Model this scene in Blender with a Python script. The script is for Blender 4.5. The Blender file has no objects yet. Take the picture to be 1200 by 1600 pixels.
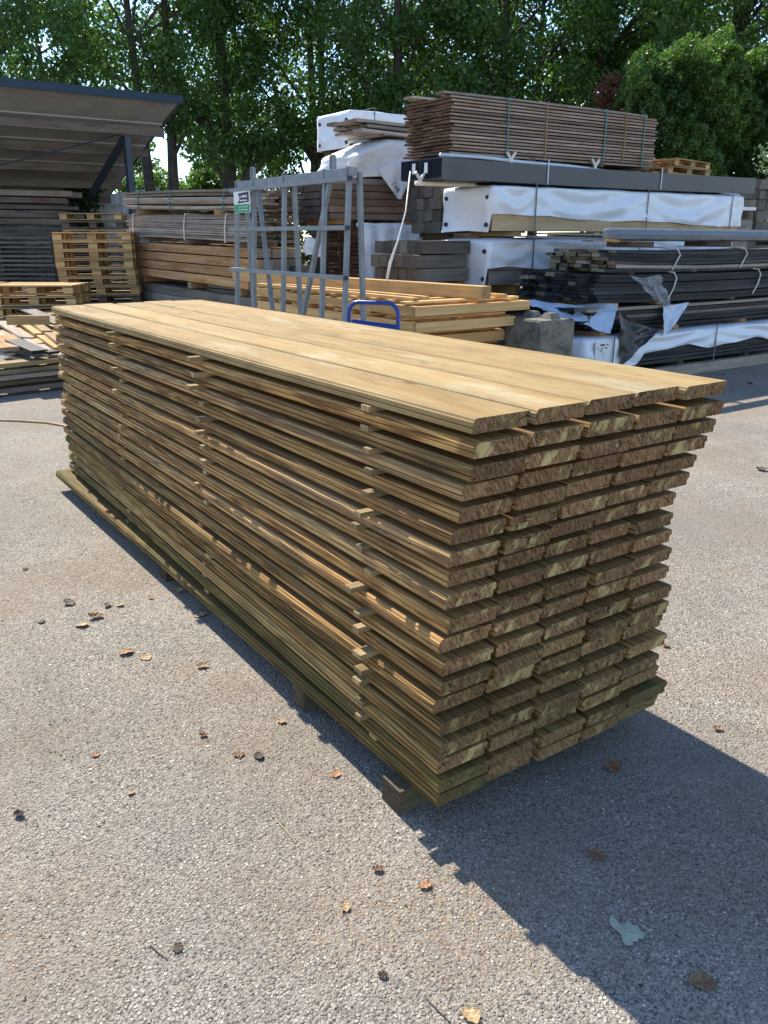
import bpy, math, random
import numpy as np
from mathutils import Vector, Matrix, noise as mnoise
R = random.Random(11)
U = R.uniform
SC = bpy.context.scene
COL = SC.collection
H = 1.6; FPX = 1270.0; HOR = 368.0
TH = math.atan((800 - HOR) / FPX); AZ = math.radians(34.1)
FW = (math.sin(AZ), math.cos(AZ)); RT = (math.cos(AZ), -math.sin(AZ))

# ---- surveying helpers: bearing measured in the photograph + a known height / plane / distance -> world point
def ray(px, py):
    x = (px - 600) / FPX; y = (800 - py) / FPX
    f = math.cos(TH) + y * math.sin(TH); u = -math.sin(TH) + y * math.cos(TH)
    return (FW[0] * f + RT[0] * x, FW[1] * f + RT[1] * x, u)
def atz(px, py, z=0.0):
    d = ray(px, py); t = (z - H) / d[2]; return Vector((d[0] * t, d[1] * t, z))
def atD(px, py, D):
    d = ray(px, py); t = D / (FW[0] * d[0] + FW[1] * d[1]); return Vector((d[0] * t, d[1] * t, H + d[2] * t))
def W(D, L, z=0.0):
    return Vector((FW[0] * D + RT[0] * L, FW[1] * D + RT[1] * L, z))

# =====================================================================  materials
class NT:
    def __init__(s, name):
        s.m = bpy.data.materials.new(name); s.m.use_nodes = True
        s.t = s.m.node_tree; s.t.nodes.clear()
    def n(s, typ, **k):
        nd = s.t.nodes.new(typ)
        for a, v in k.items():
            if a.startswith('i_'):
                s.put(nd.inputs[int(a[2:]) if a[2:].isdigit() else a[2:].replace('_', ' ')], v)
            else: setattr(nd, a, v)
        return nd
    def put(s, sock, v):
        if isinstance(v, bpy.types.NodeSocket): s.t.links.new(v, sock)
        elif isinstance(v, bpy.types.Node): s.t.links.new(v.outputs[0], sock)
        else:
            if hasattr(sock.default_value, '__len__') and len(sock.default_value) == 4 and len(v) == 3: v = (*v, 1)
            sock.default_value = v
    def math(s, op, a, b=0.0, clamp=False):
        nd = s.n('ShaderNodeMath', operation=op, use_clamp=clamp); s.put(nd.inputs[0], a); s.put(nd.inputs[1], b); return nd.outputs[0]
    def vm(s, op, a, b=(0, 0, 0)):
        nd = s.n('ShaderNodeVectorMath', operation=op); s.put(nd.inputs[0], a); s.put(nd.inputs[1], b); return nd.outputs[0]
    def mix(s, f, a, b, mode='MIX'):
        nd = s.n('ShaderNodeMix', data_type='RGBA', blend_type=mode)
        s.put(nd.inputs[0], f); s.put(nd.inputs[6], a); s.put(nd.inputs[7], b); return nd.outputs[2]
    def noise(s, vec, scale=1.0, detail=4.0, rough=0.55, dist=0.0):
        return s.n('ShaderNodeTexNoise', i_Vector=vec, i_Scale=scale, i_Detail=detail, i_Roughness=rough, i_Distortion=dist)
    def ramp(s, f, stops, interp='LINEAR'):
        nd = s.n('ShaderNodeValToRGB'); s.put(nd.inputs[0], f); cr = nd.color_ramp; cr.interpolation = interp
        while len(cr.elements) < len(stops): cr.elements.new(0.5)
        for e, (p, c) in zip(cr.elements, stops):
            e.position = p; e.color = (*c, 1) if hasattr(c, '__len__') else (c, c, c, 1)
        return nd.outputs[0]
    def attr(s, name, out='Vector'):
        return s.n('ShaderNodeAttribute', attribute_name=name).outputs[out]
    def out(s, col, rough=0.8, bump=None, bstr=0.3, bdist=0.01, metal=0.0, spec=0.5, **k):
        p = s.n('ShaderNodeBsdfPrincipled'); s.put(p.inputs['Base Color'], col); s.put(p.inputs['Roughness'], rough)
        p.inputs['Metallic'].default_value = metal; p.inputs['Specular IOR Level'].default_value = spec
        if bump is not None:
            b = s.n('ShaderNodeBump', i_Strength=bstr, i_Distance=bdist, i_Height=bump); s.put(p.inputs['Normal'], b)
        o = s.n('ShaderNodeOutputMaterial', i_Surface=p); s.p = p
        return s.m

def wood(name, dark, mid, light, gray=0.3, grayc=(.26, .25, .24), endc=None, grain=45., rough=.8, stain=.35, vary=.25):
    s = NT(name)
    oi = s.n('ShaderNodeObjectInfo').outputs['Random']
    v = s.vm('ADD', s.attr('guv'), s.n('ShaderNodeCombineXYZ', i_0=s.math('MULTIPLY', oi, 31.), i_1=s.math('MULTIPLY', oi, 17.)).outputs[0])
    vs = s.vm('MULTIPLY', v, (grain, grain * .035, grain))
    g = s.noise(vs, 1., 6., .68, .6).outputs[0]
    pt = s.noise(s.vm('MULTIPLY', v, (2.5, .9, 2.5)), 1., 3., .6).outputs[0]
    c = s.ramp(g, [(.3, dark), (.5, mid), (.72, light)])
    c = s.mix(s.math('MULTIPLY', s.ramp(pt, [(.35, 0.), (.65, 1.)]), gray), c, grayc)
    st = s.noise(s.vm('MULTIPLY', v, (9, 1.6, 9)), 1., 4., .6).outputs[0]
    c = s.mix(s.math('MULTIPLY', s.ramp(st, [(.52, 0.), (.7, 1.)]), stain), c, tuple(x * .45 for x in dark))
    t = s.n('ShaderNodeSeparateXYZ', i_0=s.attr('tint')).outputs
    c = s.mix(t[1], c, (.10, .115, .035))
    k = s.math('MULTIPLY', t[0], s.math('ADD', 1 - vary, s.math('MULTIPLY', oi, 2 * vary)))
    e = endc or tuple(x * .75 for x in mid)
    rg = s.noise(s.vm('MULTIPLY', v, (60, 2, 60)), 1., 4., .6).outputs[0]
    ec = s.ramp(rg, [(.3, tuple(x * .45 for x in e)), (.6, e), (.8, tuple(min(1, x * 1.4) for x in e))])
    c = s.mix(s.attr('endg', 'Fac'), c, ec)
    c = s.vm('SCALE', c) ; s.put(c.node.inputs['Scale'], k)
    return s.out(c, rough, g, .35, .004, spec=.14)

def flat(name, c, rough=.6, metal=0., var=.12, sc=6., bstr=.1, spec=.5):
    s = NT(name); tc = s.n('ShaderNodeTexCoord').outputs['Object']
    a = s.noise(tc, sc, 5., .6).outputs[0]; b = s.noise(tc, sc * 12, 4., .6).outputs[0]
    cc = s.ramp(s.math('ADD', s.math('MULTIPLY', a, .7), s.math('MULTIPLY', b, .3)), [(.3, tuple(x * (1 - var * 2) for x in c)), (.55, c), (.8, tuple(min(1, x * (1 + var)) for x in c))])
    return s.out(cc, rough, b, bstr, .003, metal, spec)

def near_wood():
    s = NT('weathered_treated_wood'); v = s.attr('guv')
    warp = s.noise(s.vm('MULTIPLY', v, (5, .7, 5)), 1., 2., .5).outputs['Color']
    vw = s.vm('ADD', v, s.vm('MULTIPLY', s.vm('SUBTRACT', warp, (.5, .5, .5)), (.05, .0, .05)))
    g1 = s.noise(s.vm('MULTIPLY', vw, (34, .8, 34)), 1., 5., .6, .4).outputs[0]
    g2 = s.noise(s.vm('MULTIPLY', vw, (190, 3, 190)), 1., 3., .6).outputs[0]
    # cathedral rings
    w = s.n('ShaderNodeTexWave', wave_type='BANDS', bands_direction='X', i_Vector=s.vm('MULTIPLY', vw, (1, .06, 1)), i_Scale=14., i_Distortion=7., i_Detail=2., i_Detail_Scale=2.2, i_Detail_Roughness=.5).outputs[1]
    f = s.math('ADD', s.math('ADD', s.math('ADD', s.math('MULTIPLY', g1, .6), s.math('MULTIPLY', g2, .12)), s.math('MULTIPLY', w, .17)), .045)
    pt = s.noise(s.vm('MULTIPLY', v, (4, 1.1, 4)), 1., 4., .65).outputs[0]
    pt2 = s.noise(s.vm('ADD', s.vm('MULTIPLY', v, (3, .7, 3)), (7, 3, 1)), 1., 4., .65).outputs[0]
    t = s.n('ShaderNodeSeparateXYZ', i_0=s.attr('tint')).outputs
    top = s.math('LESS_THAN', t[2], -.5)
    # weathered side boards: strong figure
    wv = s.n('ShaderNodeTexWave', wave_type='BANDS', bands_direction='X', i_Vector=s.vm('MULTIPLY', vw, (1, .05, .7)), i_Scale=34., i_Distortion=9., i_Detail=2., i_Detail_Scale=1.4, i_Detail_Roughness=.5).outputs[1]
    fs_ = s.math('ADD', s.math('MULTIPLY', f, .72), s.math('MULTIPLY', wv, .26))
    c = s.ramp(fs_, [(.25, (.075, .03, .009)), (.39, (.27, .125, .036)), (.52, (.45, .24, .072)), (.68, (.60, .365, .13))])
    c = s.mix(s.math('MULTIPLY', s.ramp(pt, [(.45, 0.), (.7, 1.)]), .4), c, (.25, .175, .075))        # greenish treatment salts
    c = s.mix(s.math('MULTIPLY', s.ramp(pt2, [(.5, 0.), (.68, 1.)]), .5), c, (.30, .14, .055))       # reddish patches
    c = s.mix(s.math('MULTIPLY', s.math('MAXIMUM', t[2], 0.), s.ramp(pt2, [(.3, 1.), (.6, .2)])), c, (.33, .27, .195))  # silvered
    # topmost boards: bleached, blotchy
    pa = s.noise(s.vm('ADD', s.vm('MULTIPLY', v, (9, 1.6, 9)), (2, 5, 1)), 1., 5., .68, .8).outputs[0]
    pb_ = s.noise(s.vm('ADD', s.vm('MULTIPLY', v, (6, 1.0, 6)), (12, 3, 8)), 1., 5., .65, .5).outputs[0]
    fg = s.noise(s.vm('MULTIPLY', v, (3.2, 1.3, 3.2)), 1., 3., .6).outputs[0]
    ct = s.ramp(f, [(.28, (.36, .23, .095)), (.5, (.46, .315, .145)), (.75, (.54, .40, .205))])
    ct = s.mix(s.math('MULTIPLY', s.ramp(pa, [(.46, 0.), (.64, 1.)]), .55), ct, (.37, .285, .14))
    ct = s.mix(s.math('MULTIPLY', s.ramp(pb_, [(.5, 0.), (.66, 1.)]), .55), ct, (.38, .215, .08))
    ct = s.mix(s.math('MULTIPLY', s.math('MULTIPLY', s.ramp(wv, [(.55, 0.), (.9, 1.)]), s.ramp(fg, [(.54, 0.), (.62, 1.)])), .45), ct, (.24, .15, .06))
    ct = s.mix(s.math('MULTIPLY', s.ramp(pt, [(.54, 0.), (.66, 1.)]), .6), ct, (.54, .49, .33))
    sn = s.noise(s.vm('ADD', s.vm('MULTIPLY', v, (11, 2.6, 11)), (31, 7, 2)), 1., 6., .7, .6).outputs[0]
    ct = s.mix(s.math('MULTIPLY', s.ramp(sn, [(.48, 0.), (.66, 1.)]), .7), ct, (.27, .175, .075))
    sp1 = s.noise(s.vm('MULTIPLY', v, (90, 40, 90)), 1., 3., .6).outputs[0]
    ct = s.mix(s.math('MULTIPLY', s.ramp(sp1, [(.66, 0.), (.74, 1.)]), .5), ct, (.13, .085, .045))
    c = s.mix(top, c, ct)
    ms = s.noise(s.vm('MULTIPLY', v, (16, 3, 16)), 1., 5., .7).outputs[0]
    c = s.mix(s.math('MULTIPLY', t[1], s.ramp(ms, [(.35, .1), (.65, 1.)])), c, (.115, .135, .04))
    vo = s.n('ShaderNodeTexVoronoi', feature='F1', i_Vector=s.vm('MULTIPLY', v, (4.5, 1.7, 0.1)), i_Scale=1., i_Randomness=1.)
    kn = s.ramp(vo.outputs['Distance'], [(.05, 1.), (.085, 0.)])
    c = s.mix(s.math('MULTIPLY', kn, .65), c, (.11, .055, .025))
    dk = s.noise(s.vm('MULTIPLY', v, (28, 1.2, 28)), 1., 4., .65).outputs[0]
    c = s.mix(s.math('MULTIPLY', s.math('MULTIPLY', s.ramp(dk, [(.54, 0.), (.7, 1.)]), s.math('SUBTRACT', 1., top)), .55), c, (.075, .05, .024))
    # end grain
    sp = s.n('ShaderNodeSeparateXYZ', i_0=v).outputs
    ofs = s.attr('ring')
    dv = s.vm('SUBTRACT', s.vm('MULTIPLY', v, (1, 0, 1)), s.vm('MULTIPLY', ofs, (1, 0, 1)))
    ln = s.n('ShaderNodeVectorMath', operation='LENGTH'); s.put(ln.inputs[0], dv)
    nz = s.noise(s.vm('MULTIPLY', v, (30, 30, 30)), 1., 3., .6).outputs[0]
    rg = s.math('SINE', s.math('ADD', s.math('MULTIPLY', ln.outputs['Value'], 800.), s.math('MULTIPLY', nz, 5.)))
    sw = s.noise(s.vm('MULTIPLY', s.vm('ADD', v, s.n('ShaderNodeCombineXYZ', i_0=s.math('MULTIPLY', sp[2], .5)).outputs[0]), (150, 1, 40)), 1., 5., .72, .5).outputs[0]
    ec = s.ramp(s.math('ADD', s.math('MULTIPLY', sw, .8), s.math('MULTIPLY', rg, .03)), [(.29, (.075, .04, .018)), (.44, (.29, .165, .08)), (.62, (.56, .36, .19))])
    y1 = s.noise(s.vm('MULTIPLY', s.vm('ADD', v, s.n('ShaderNodeCombineXYZ', i_0=s.math('MULTIPLY', sp[2], -.6)).outputs[0]), (30, 1, 16)), 1., 4., .6, .2).outputs[0]
    y2 = s.noise(s.vm('MULTIPLY', v, (6, 1, 9)), 1., 2., .5).outputs[0]
    yf = s.math('MULTIPLY', s.ramp(y1, [(.5, 0.), (.6, 1.)]), s.ramp(y2, [(.5, 0.), (.58, 1.)]))
    ec = s.mix(s.math('MULTIPLY', yf, .75), ec, (.60, .47, .20))
    ec = s.mix(s.math('MULTIPLY', t[1], .8), ec, (.19, .165, .06))
    ck = s.n('ShaderNodeTexVoronoi', feature='DISTANCE_TO_EDGE', i_Vector=s.vm('ADD', s.vm('MULTIPLY', v, (9, 0, 26)), s.vm('MULTIPLY', s.vm('SUBTRACT', s.noise(s.vm('MULTIPLY', v, (25, 1, 25)), 1., 3., .6).outputs['Color'], (.5, .5, .5)), (.7, 0, .7))), i_Scale=1.)
    cr = s.ramp(ck.outputs['Distance'], [(.008, 1.), (.022, 0.)])
    cr = s.math('MULTIPLY', cr, s.ramp(s.noise(s.vm('MULTIPLY', v, (9, 0, 9)), 1., 2., .5).outputs[0], [(.54, 0.), (.6, 1.)]))
    ec = s.mix(s.math('MULTIPLY', cr, .9), ec, (.012, .009, .007))
    en = s.attr('endg', 'Fac')
    c = s.mix(en, c, ec)
    c = s.vm('SCALE', c); s.put(c.node.inputs['Scale'], t[0])
    bh = s.math('SUBTRACT', s.math('ADD', s.math('MULTIPLY', f, 1.), s.math('MULTIPLY', sw, en)), s.math('MULTIPLY', s.math('MULTIPLY', cr, en), 2.))
    return s.out(c, .75, bh, .6, .003, spec=.12)

def asphalt():
    s = NT('worn_asphalt'); v = s.n('ShaderNodeTexCoord').outputs['Object']
    wob = s.noise(v, 60., 2., .5).outputs['Color']
    vv = s.vm('ADD', v, s.vm('MULTIPLY', s.vm('SUBTRACT', wob, (.5, .5, .5)), (.006, .006, 0)))
    a = s.n('ShaderNodeTexVoronoi', feature='F1', i_Vector=vv, i_Scale=120., i_Randomness=1.)
    b = s.n('ShaderNodeTexVoronoi', feature='F1', i_Vector=vv, i_Scale=240., i_Randomness=1.)
    ra = s.n('ShaderNodeSeparateXYZ', i_0=a.outputs['Color']).outputs
    rb = s.n('ShaderNodeSeparateXYZ', i_0=b.outputs['Color']).outputs
    chip = s.ramp(ra[0], [(0., (.04, .036, .036)), (.16, (.15, .135, .12)), (.42, (.27, .24, .20)), (.7, (.38, .335, .27)), (.9, (.50, .44, .35)), (1., (.72, .67, .58))])
    chip = s.mix(s.ramp(ra[1], [(.9, 0.), (.93, .55)]), chip, (.27, .15, .085))
    fine = s.ramp(rb[0], [(0., (.07, .062, .056)), (.5, (.24, .212, .178)), (1., (.42, .375, .31))])
    sel = s.math('GREATER_THAN', ra[2], .36)
    edge = s.ramp(a.outputs['Distance'], [(.38, 1.), (.62, 0.)])
    m = s.math('MULTIPLY', sel, edge)
    c = s.mix(m, fine, chip)
    big = s.noise(v, .55, 5., .62).outputs[0]; med = s.noise(v, 5., 5., .65).outputs[0]
    c = s.mix(s.math('MULTIPLY', s.ramp(big, [(.42, 0.), (.62, 1.)]), .5), c, (.165, .148, .13))
    c = s.mix(s.math('MULTIPLY', s.ramp(med, [(.5, 0.), (.75, 1.)]), .4), c, (.15, .128, .105))
    pale = s.noise(s.vm('ADD', v, (9, 4, 0)), 1.7, 4., .6).outputs[0]
    c = s.mix(s.math('MULTIPLY', s.ramp(pale, [(.5, 0.), (.72, 1.)]), .3), c, (.38, .335, .28))
    lit = s.noise(s.vm('ADD', v, (3.3, 1.2, 0)), 1.1, 3., .6).outputs[0]
    litf = s.noise(v, 38., 5., .75).outputs[0]
    lf = s.math('MULTIPLY', s.ramp(lit, [(.46, 0.), (.66, 1.)]), s.ramp(litf, [(.5, 0.), (.6, 1.)]))
    c = s.mix(s.math('MULTIPLY', lf, .6), c, s.mix(s.ramp(rb[1], [(.4, 0.), (.6, 1.)]), (.13, .07, .035), (.36, .25, .14)))
    c = s.mix(s.math('MULTIPLY', s.ramp(lit, [(.42, 0.), (.7, 1.)]), .35), c, (.23, .165, .115))
    crk = s.noise(v, 700., 3., .7).outputs[0]
    h = s.math('ADD', s.math('MULTIPLY', m, s.math('SUBTRACT', 1.2, a.outputs['Distance'])), s.math('ADD', s.math('MULTIPLY', s.math('SUBTRACT', 1., b.outputs['Distance']), .55), s.math('MULTIPLY', crk, .3)))
    c = s.mix(1., c, (1.14, 1.145, 1.15), 'MULTIPLY')
    return s.out(c, .85, h, 1., .0042, spec=.18)

def leafmat(name, c1, c2, trans=.45):
    s = NT(name); t = s.n('ShaderNodeSeparateXYZ', i_0=s.attr('tint')).outputs
    c = s.mix(t[0], c1, c2)
    d = s.n('ShaderNodeBsdfPrincipled'); s.put(d.inputs['Base Color'], c); d.inputs['Roughness'].default_value = .42
    tr = s.n('ShaderNodeBsdfTranslucent'); s.put(tr.inputs[0], s.mix(.55, c, (.12, .27, .025)))
    mx = s.n('ShaderNodeMixShader', i_0=trans, i_1=d, i_2=tr)
    s.n('ShaderNodeOutputMaterial', i_Surface=mx); return s.m

def film(name, c=(.85, .88, .9), alpha=.55):
    s = NT(name); tc = s.n('ShaderNodeTexCoord').outputs['Object']
    nz = s.noise(tc, 14., 4., .6, 1.).outputs[0]
    p = s.n('ShaderNodeBsdfPrincipled'); s.put(p.inputs['Base Color'], c); p.inputs['Roughness'].default_value = .25
    b = s.n('ShaderNodeBump', i_Strength=.8, i_Distance=.02, i_Height=nz); s.put(p.inputs['Normal'], b)
    tr = s.n('ShaderNodeBsdfTransparent')
    mx = s.n('ShaderNodeMixShader', i_0=s.ramp(nz, [(.35, alpha * .6), (.65, min(1, alpha * 1.3))]), i_1=tr, i_2=p)
    s.n('ShaderNodeOutputMaterial', i_Surface=mx); return s.m

def sheet(name, c, rough=.38, wr=.6, var=.1, fine=.09):
    s = NT(name); tc = s.n('ShaderNodeTexCoord').outputs['Object']
    q = s.vm('ADD', tc, s.vm('MULTIPLY', s.vm('SUBTRACT', s.noise(tc, 2., 2.).outputs['Color'], (.5, .5, .5)), (.5, .5, .5)))
    n1 = s.noise(s.vm('MULTIPLY', q, (1.5, 1.5, 5)), 1., 2., .5, 1.4).outputs[0]
    n2 = s.noise(s.vm('MULTIPLY', q, (14, 14, 20)), 1., 4., .55, .6).outputs[0]
    h = s.math('ADD', n1, s.math('MULTIPLY', n2, fine))
    dirt = s.noise(tc, 3.5, 5., .65).outputs[0]
    cc = s.ramp(dirt, [(.35, c), (.75, tuple(x * (1 - 2.2 * var) for x in c))])
    return s.out(cc, rough, h, wr, .035)

M = {}
M['near'] = near_wood()
M['stick'] = wood('spacer_wood', (.18, .11, .05), (.30, .20, .10), (.42, .30, .16), .3, (.24, .19, .12), (.36, .25, .12), 60.)
M['bearer'] = wood('bearer_wood', (.06, .045, .03), (.11, .085, .055), (.17, .13, .09), .3, (.12, .11, .09), (.10, .075, .05), 50.)
M['pale'] = wood('fresh_pine', (.44, .24, .085), (.58, .35, .14), (.68, .46, .22), .1, (.42, .36, .27), (.45, .28, .12), 40., stain=.15)
M['pallet'] = wood('pallet_wood', (.34, .19, .075), (.50, .32, .14), (.60, .43, .22), .25, (.40, .32, .22), (.36, .2, .08), 45., stain=.3)
M['dkpallet'] = wood('old_pallet_wood', (.08, .055, .04), (.14, .105, .075), (.2, .16, .12), .4, (.16, .14, .12), (.1, .07, .05), 45.)
M['brown'] = wood('brown_plank_wood', (.16, .098, .066), (.28, .19, .135), (.42, .31, .235), .6, (.37, .31, .265), (.17, .098, .062), 50., vary=.3)
M['greyplank'] = wood('silvered_plank_wood', (.17, .13, .10), (.29, .23, .18), (.42, .35, .28), .6, (.33, .30, .265), (.22, .17, .13), 50., vary=.3)
M['beam'] = wood('larch_beam_wood', (.24, .105, .038), (.44, .225, .085), (.56, .36, .18), .3, (.40, .32, .24), (.36, .28, .2), 22., stain=.45, vary=.25)
M['dkbeam'] = wood('brown_beam_wood', (.09, .055, .036), (.165, .105, .07), (.25, .175, .125), .55, (.22, .19, .16), (.13, .095, .07), 26., vary=.3)
M['sleeper'] = wood('grey_sleeper_wood', (.09, .077, .062), (.165, .145, .118), (.25, .225, .19), .5, (.2, .185, .16), (.145, .128, .108), 26., stain=.5, vary=.28)
M['slab'] = wood('live_edge_wood', (.10, .078, .05), (.20, .155, .095), (.34, .27, .16), .4, (.24, .21, .17), (.25, .185, .1), 24., stain=.5, vary=.45)
M['blackboard'] = wood('black_board_wood', (.007, .008, .011), (.016, .018, .024), (.045, .048, .056), .3, (.07, .07, .075), (.022, .023, .03), 50., rough=.5, stain=.2, vary=.4)
M['blackpale'] = wood('black_board_pale_end', (.007, .008, .011), (.016, .018, .024), (.05, .053, .06), .3, (.08, .08, .085), (.19, .165, .10), 50., rough=.5, stain=.2, vary=.4)
M['packwood'] = wood('planed_spruce', (.36, .24, .13), (.47, .33, .19), (.56, .42, .27), .15, (.4, .34, .26), (.4, .27, .14), 26., stain=.25)
M['wrap'] = sheet('white_wrap', (.76, .79, .84), .33, .25, .03)
M['bluewrap'] = sheet('pale_blue_wrap', (.50, .60, .74), .34, .8)
M['blackwrap'] = sheet('black_film', (.014, .014, .018), .4, .35)
M['tarp'] = sheet('white_tarpaulin', (.78, .78, .78), .45, .9, .08, .4)
M['steel'] = flat('galvanised_steel', (.21, .23, .245), .55, .3, .16, 9., .06)
M['navy'] = flat('dark_blue_steel', (.035, .055, .085), .45, .1, .1, 4.)
M['fascia'] = flat('blue_fascia', (.008, .034, .062), .6, .0, .1, 2.)
M['dkbeamsteel'] = flat('charcoal_coating', (.052, .056, .066), .42, 0., .12, 3., .05)
M['beamend'] = flat('dark_navy_end', (.005, .008, .018), .7, spec=.15)
M['conc'] = flat('rough_concrete', (.225, .205, .165), .95, 0., .4, 9., 1., .2)
M['roofunder'] = flat('fibre_cement', (.46, .44, .41), .9, 0., .12, 2.)
M['purlin'] = wood('stained_purlin', (.11, .08, .065), (.17, .125, .10), (.25, .2, .165), .4, (.26, .24, .215), None, 20.)
M['bluepaint'] = flat('blue_paint', (.015, .06, .30), .35, 0., .1, 8.)
M['white'] = flat('white_plastic', (.76, .76, .75), .4, 0., .05)
M['label'] = flat('paper_label', (.74, .74, .74), .6, 0., .04)
M['ink'] = flat('dark_ink', (.02, .025, .045), .6)
M['green'] = flat('green_print', (.012, .26, .12), .5, 0., .06)
M['lgreen'] = flat('pale_green_print', (.32, .58, .45), .5)
M['strapg'] = flat('green_strap', (.04, .17, .17), .5)
M['strapw'] = flat('white_strap', (.66, .64, .58), .5)
M['strapd'] = flat('grey_strap', (.10, .11, .13), .5)
M['bluepipe'] = flat('pale_blue_plastic', (.50, .60, .68), .35)
M['greypack'] = sheet('grey_glossy_wrap', (.16, .18, .21), .25, .6)
M['fence'] = flat('grey_cladding', (.24, .27, .31), .6, 0., .1, 2.)
M['oldwall'] = flat('weathered_wall', (.5, .48, .45), .9, 0., .4, 3.)
M['bark'] = flat('tree_bark', (.085, .07, .055), .95, 0., .4, 9., 1.)
M['film'] = film('clear_film', (.75, .8, .86), .28)
M['drop'] = None
M['ground'] = asphalt()
M['leafA'] = leafmat('broad_leaves', (.028, .076, .020), (.094, .19, .042), .42)
M['leafB'] = leafmat('sunny_leaves', (.06, .125, .028), (.19, .30, .075), .52)
M['leafH'] = leafmat('conifer_sprays', (.034, .084, .02), (.135, .235, .045), .42)
M['leafS'] = leafmat('silvery_leaves', (.10, .15, .085), (.30, .37, .25), .35)
M['leafR'] = leafmat('red_leaves', (.12, .03, .025), (.26, .09, .06), .35)
M['ivy'] = leafmat('ivy_leaves', (.012, .03, .01), (.04, .075, .02), .25)
def dryleaf(name, a, b):
    s = NT(name); v = s.n('ShaderNodeTexCoord').outputs['Object']
    n1 = s.noise(v, 60., 4., .6).outputs[0]
    return s.out(s.ramp(n1, [(.3, a), (.7, b)]), .7, n1, .4, .002)
M['dry'] = [dryleaf('dry_leaf_brown', (.13, .065, .03), (.30, .17, .085)), dryleaf('dry_leaf_tan', (.33, .2, .09), (.5, .36, .2)), dryleaf('dry_leaf_dark', (.035, .026, .02), (.11, .07, .045)), dryleaf('dry_leaf_orange', (.27, .12, .05), (.40, .22, .11))]
M['crumb'] = leafmat('dry_crumbs', (.05, .03, .018), (.36, .24, .13), .1)
M['paleleaf'] = dryleaf('pale_green_leaf', (.30, .34, .23), (.44, .47, .35))

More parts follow.
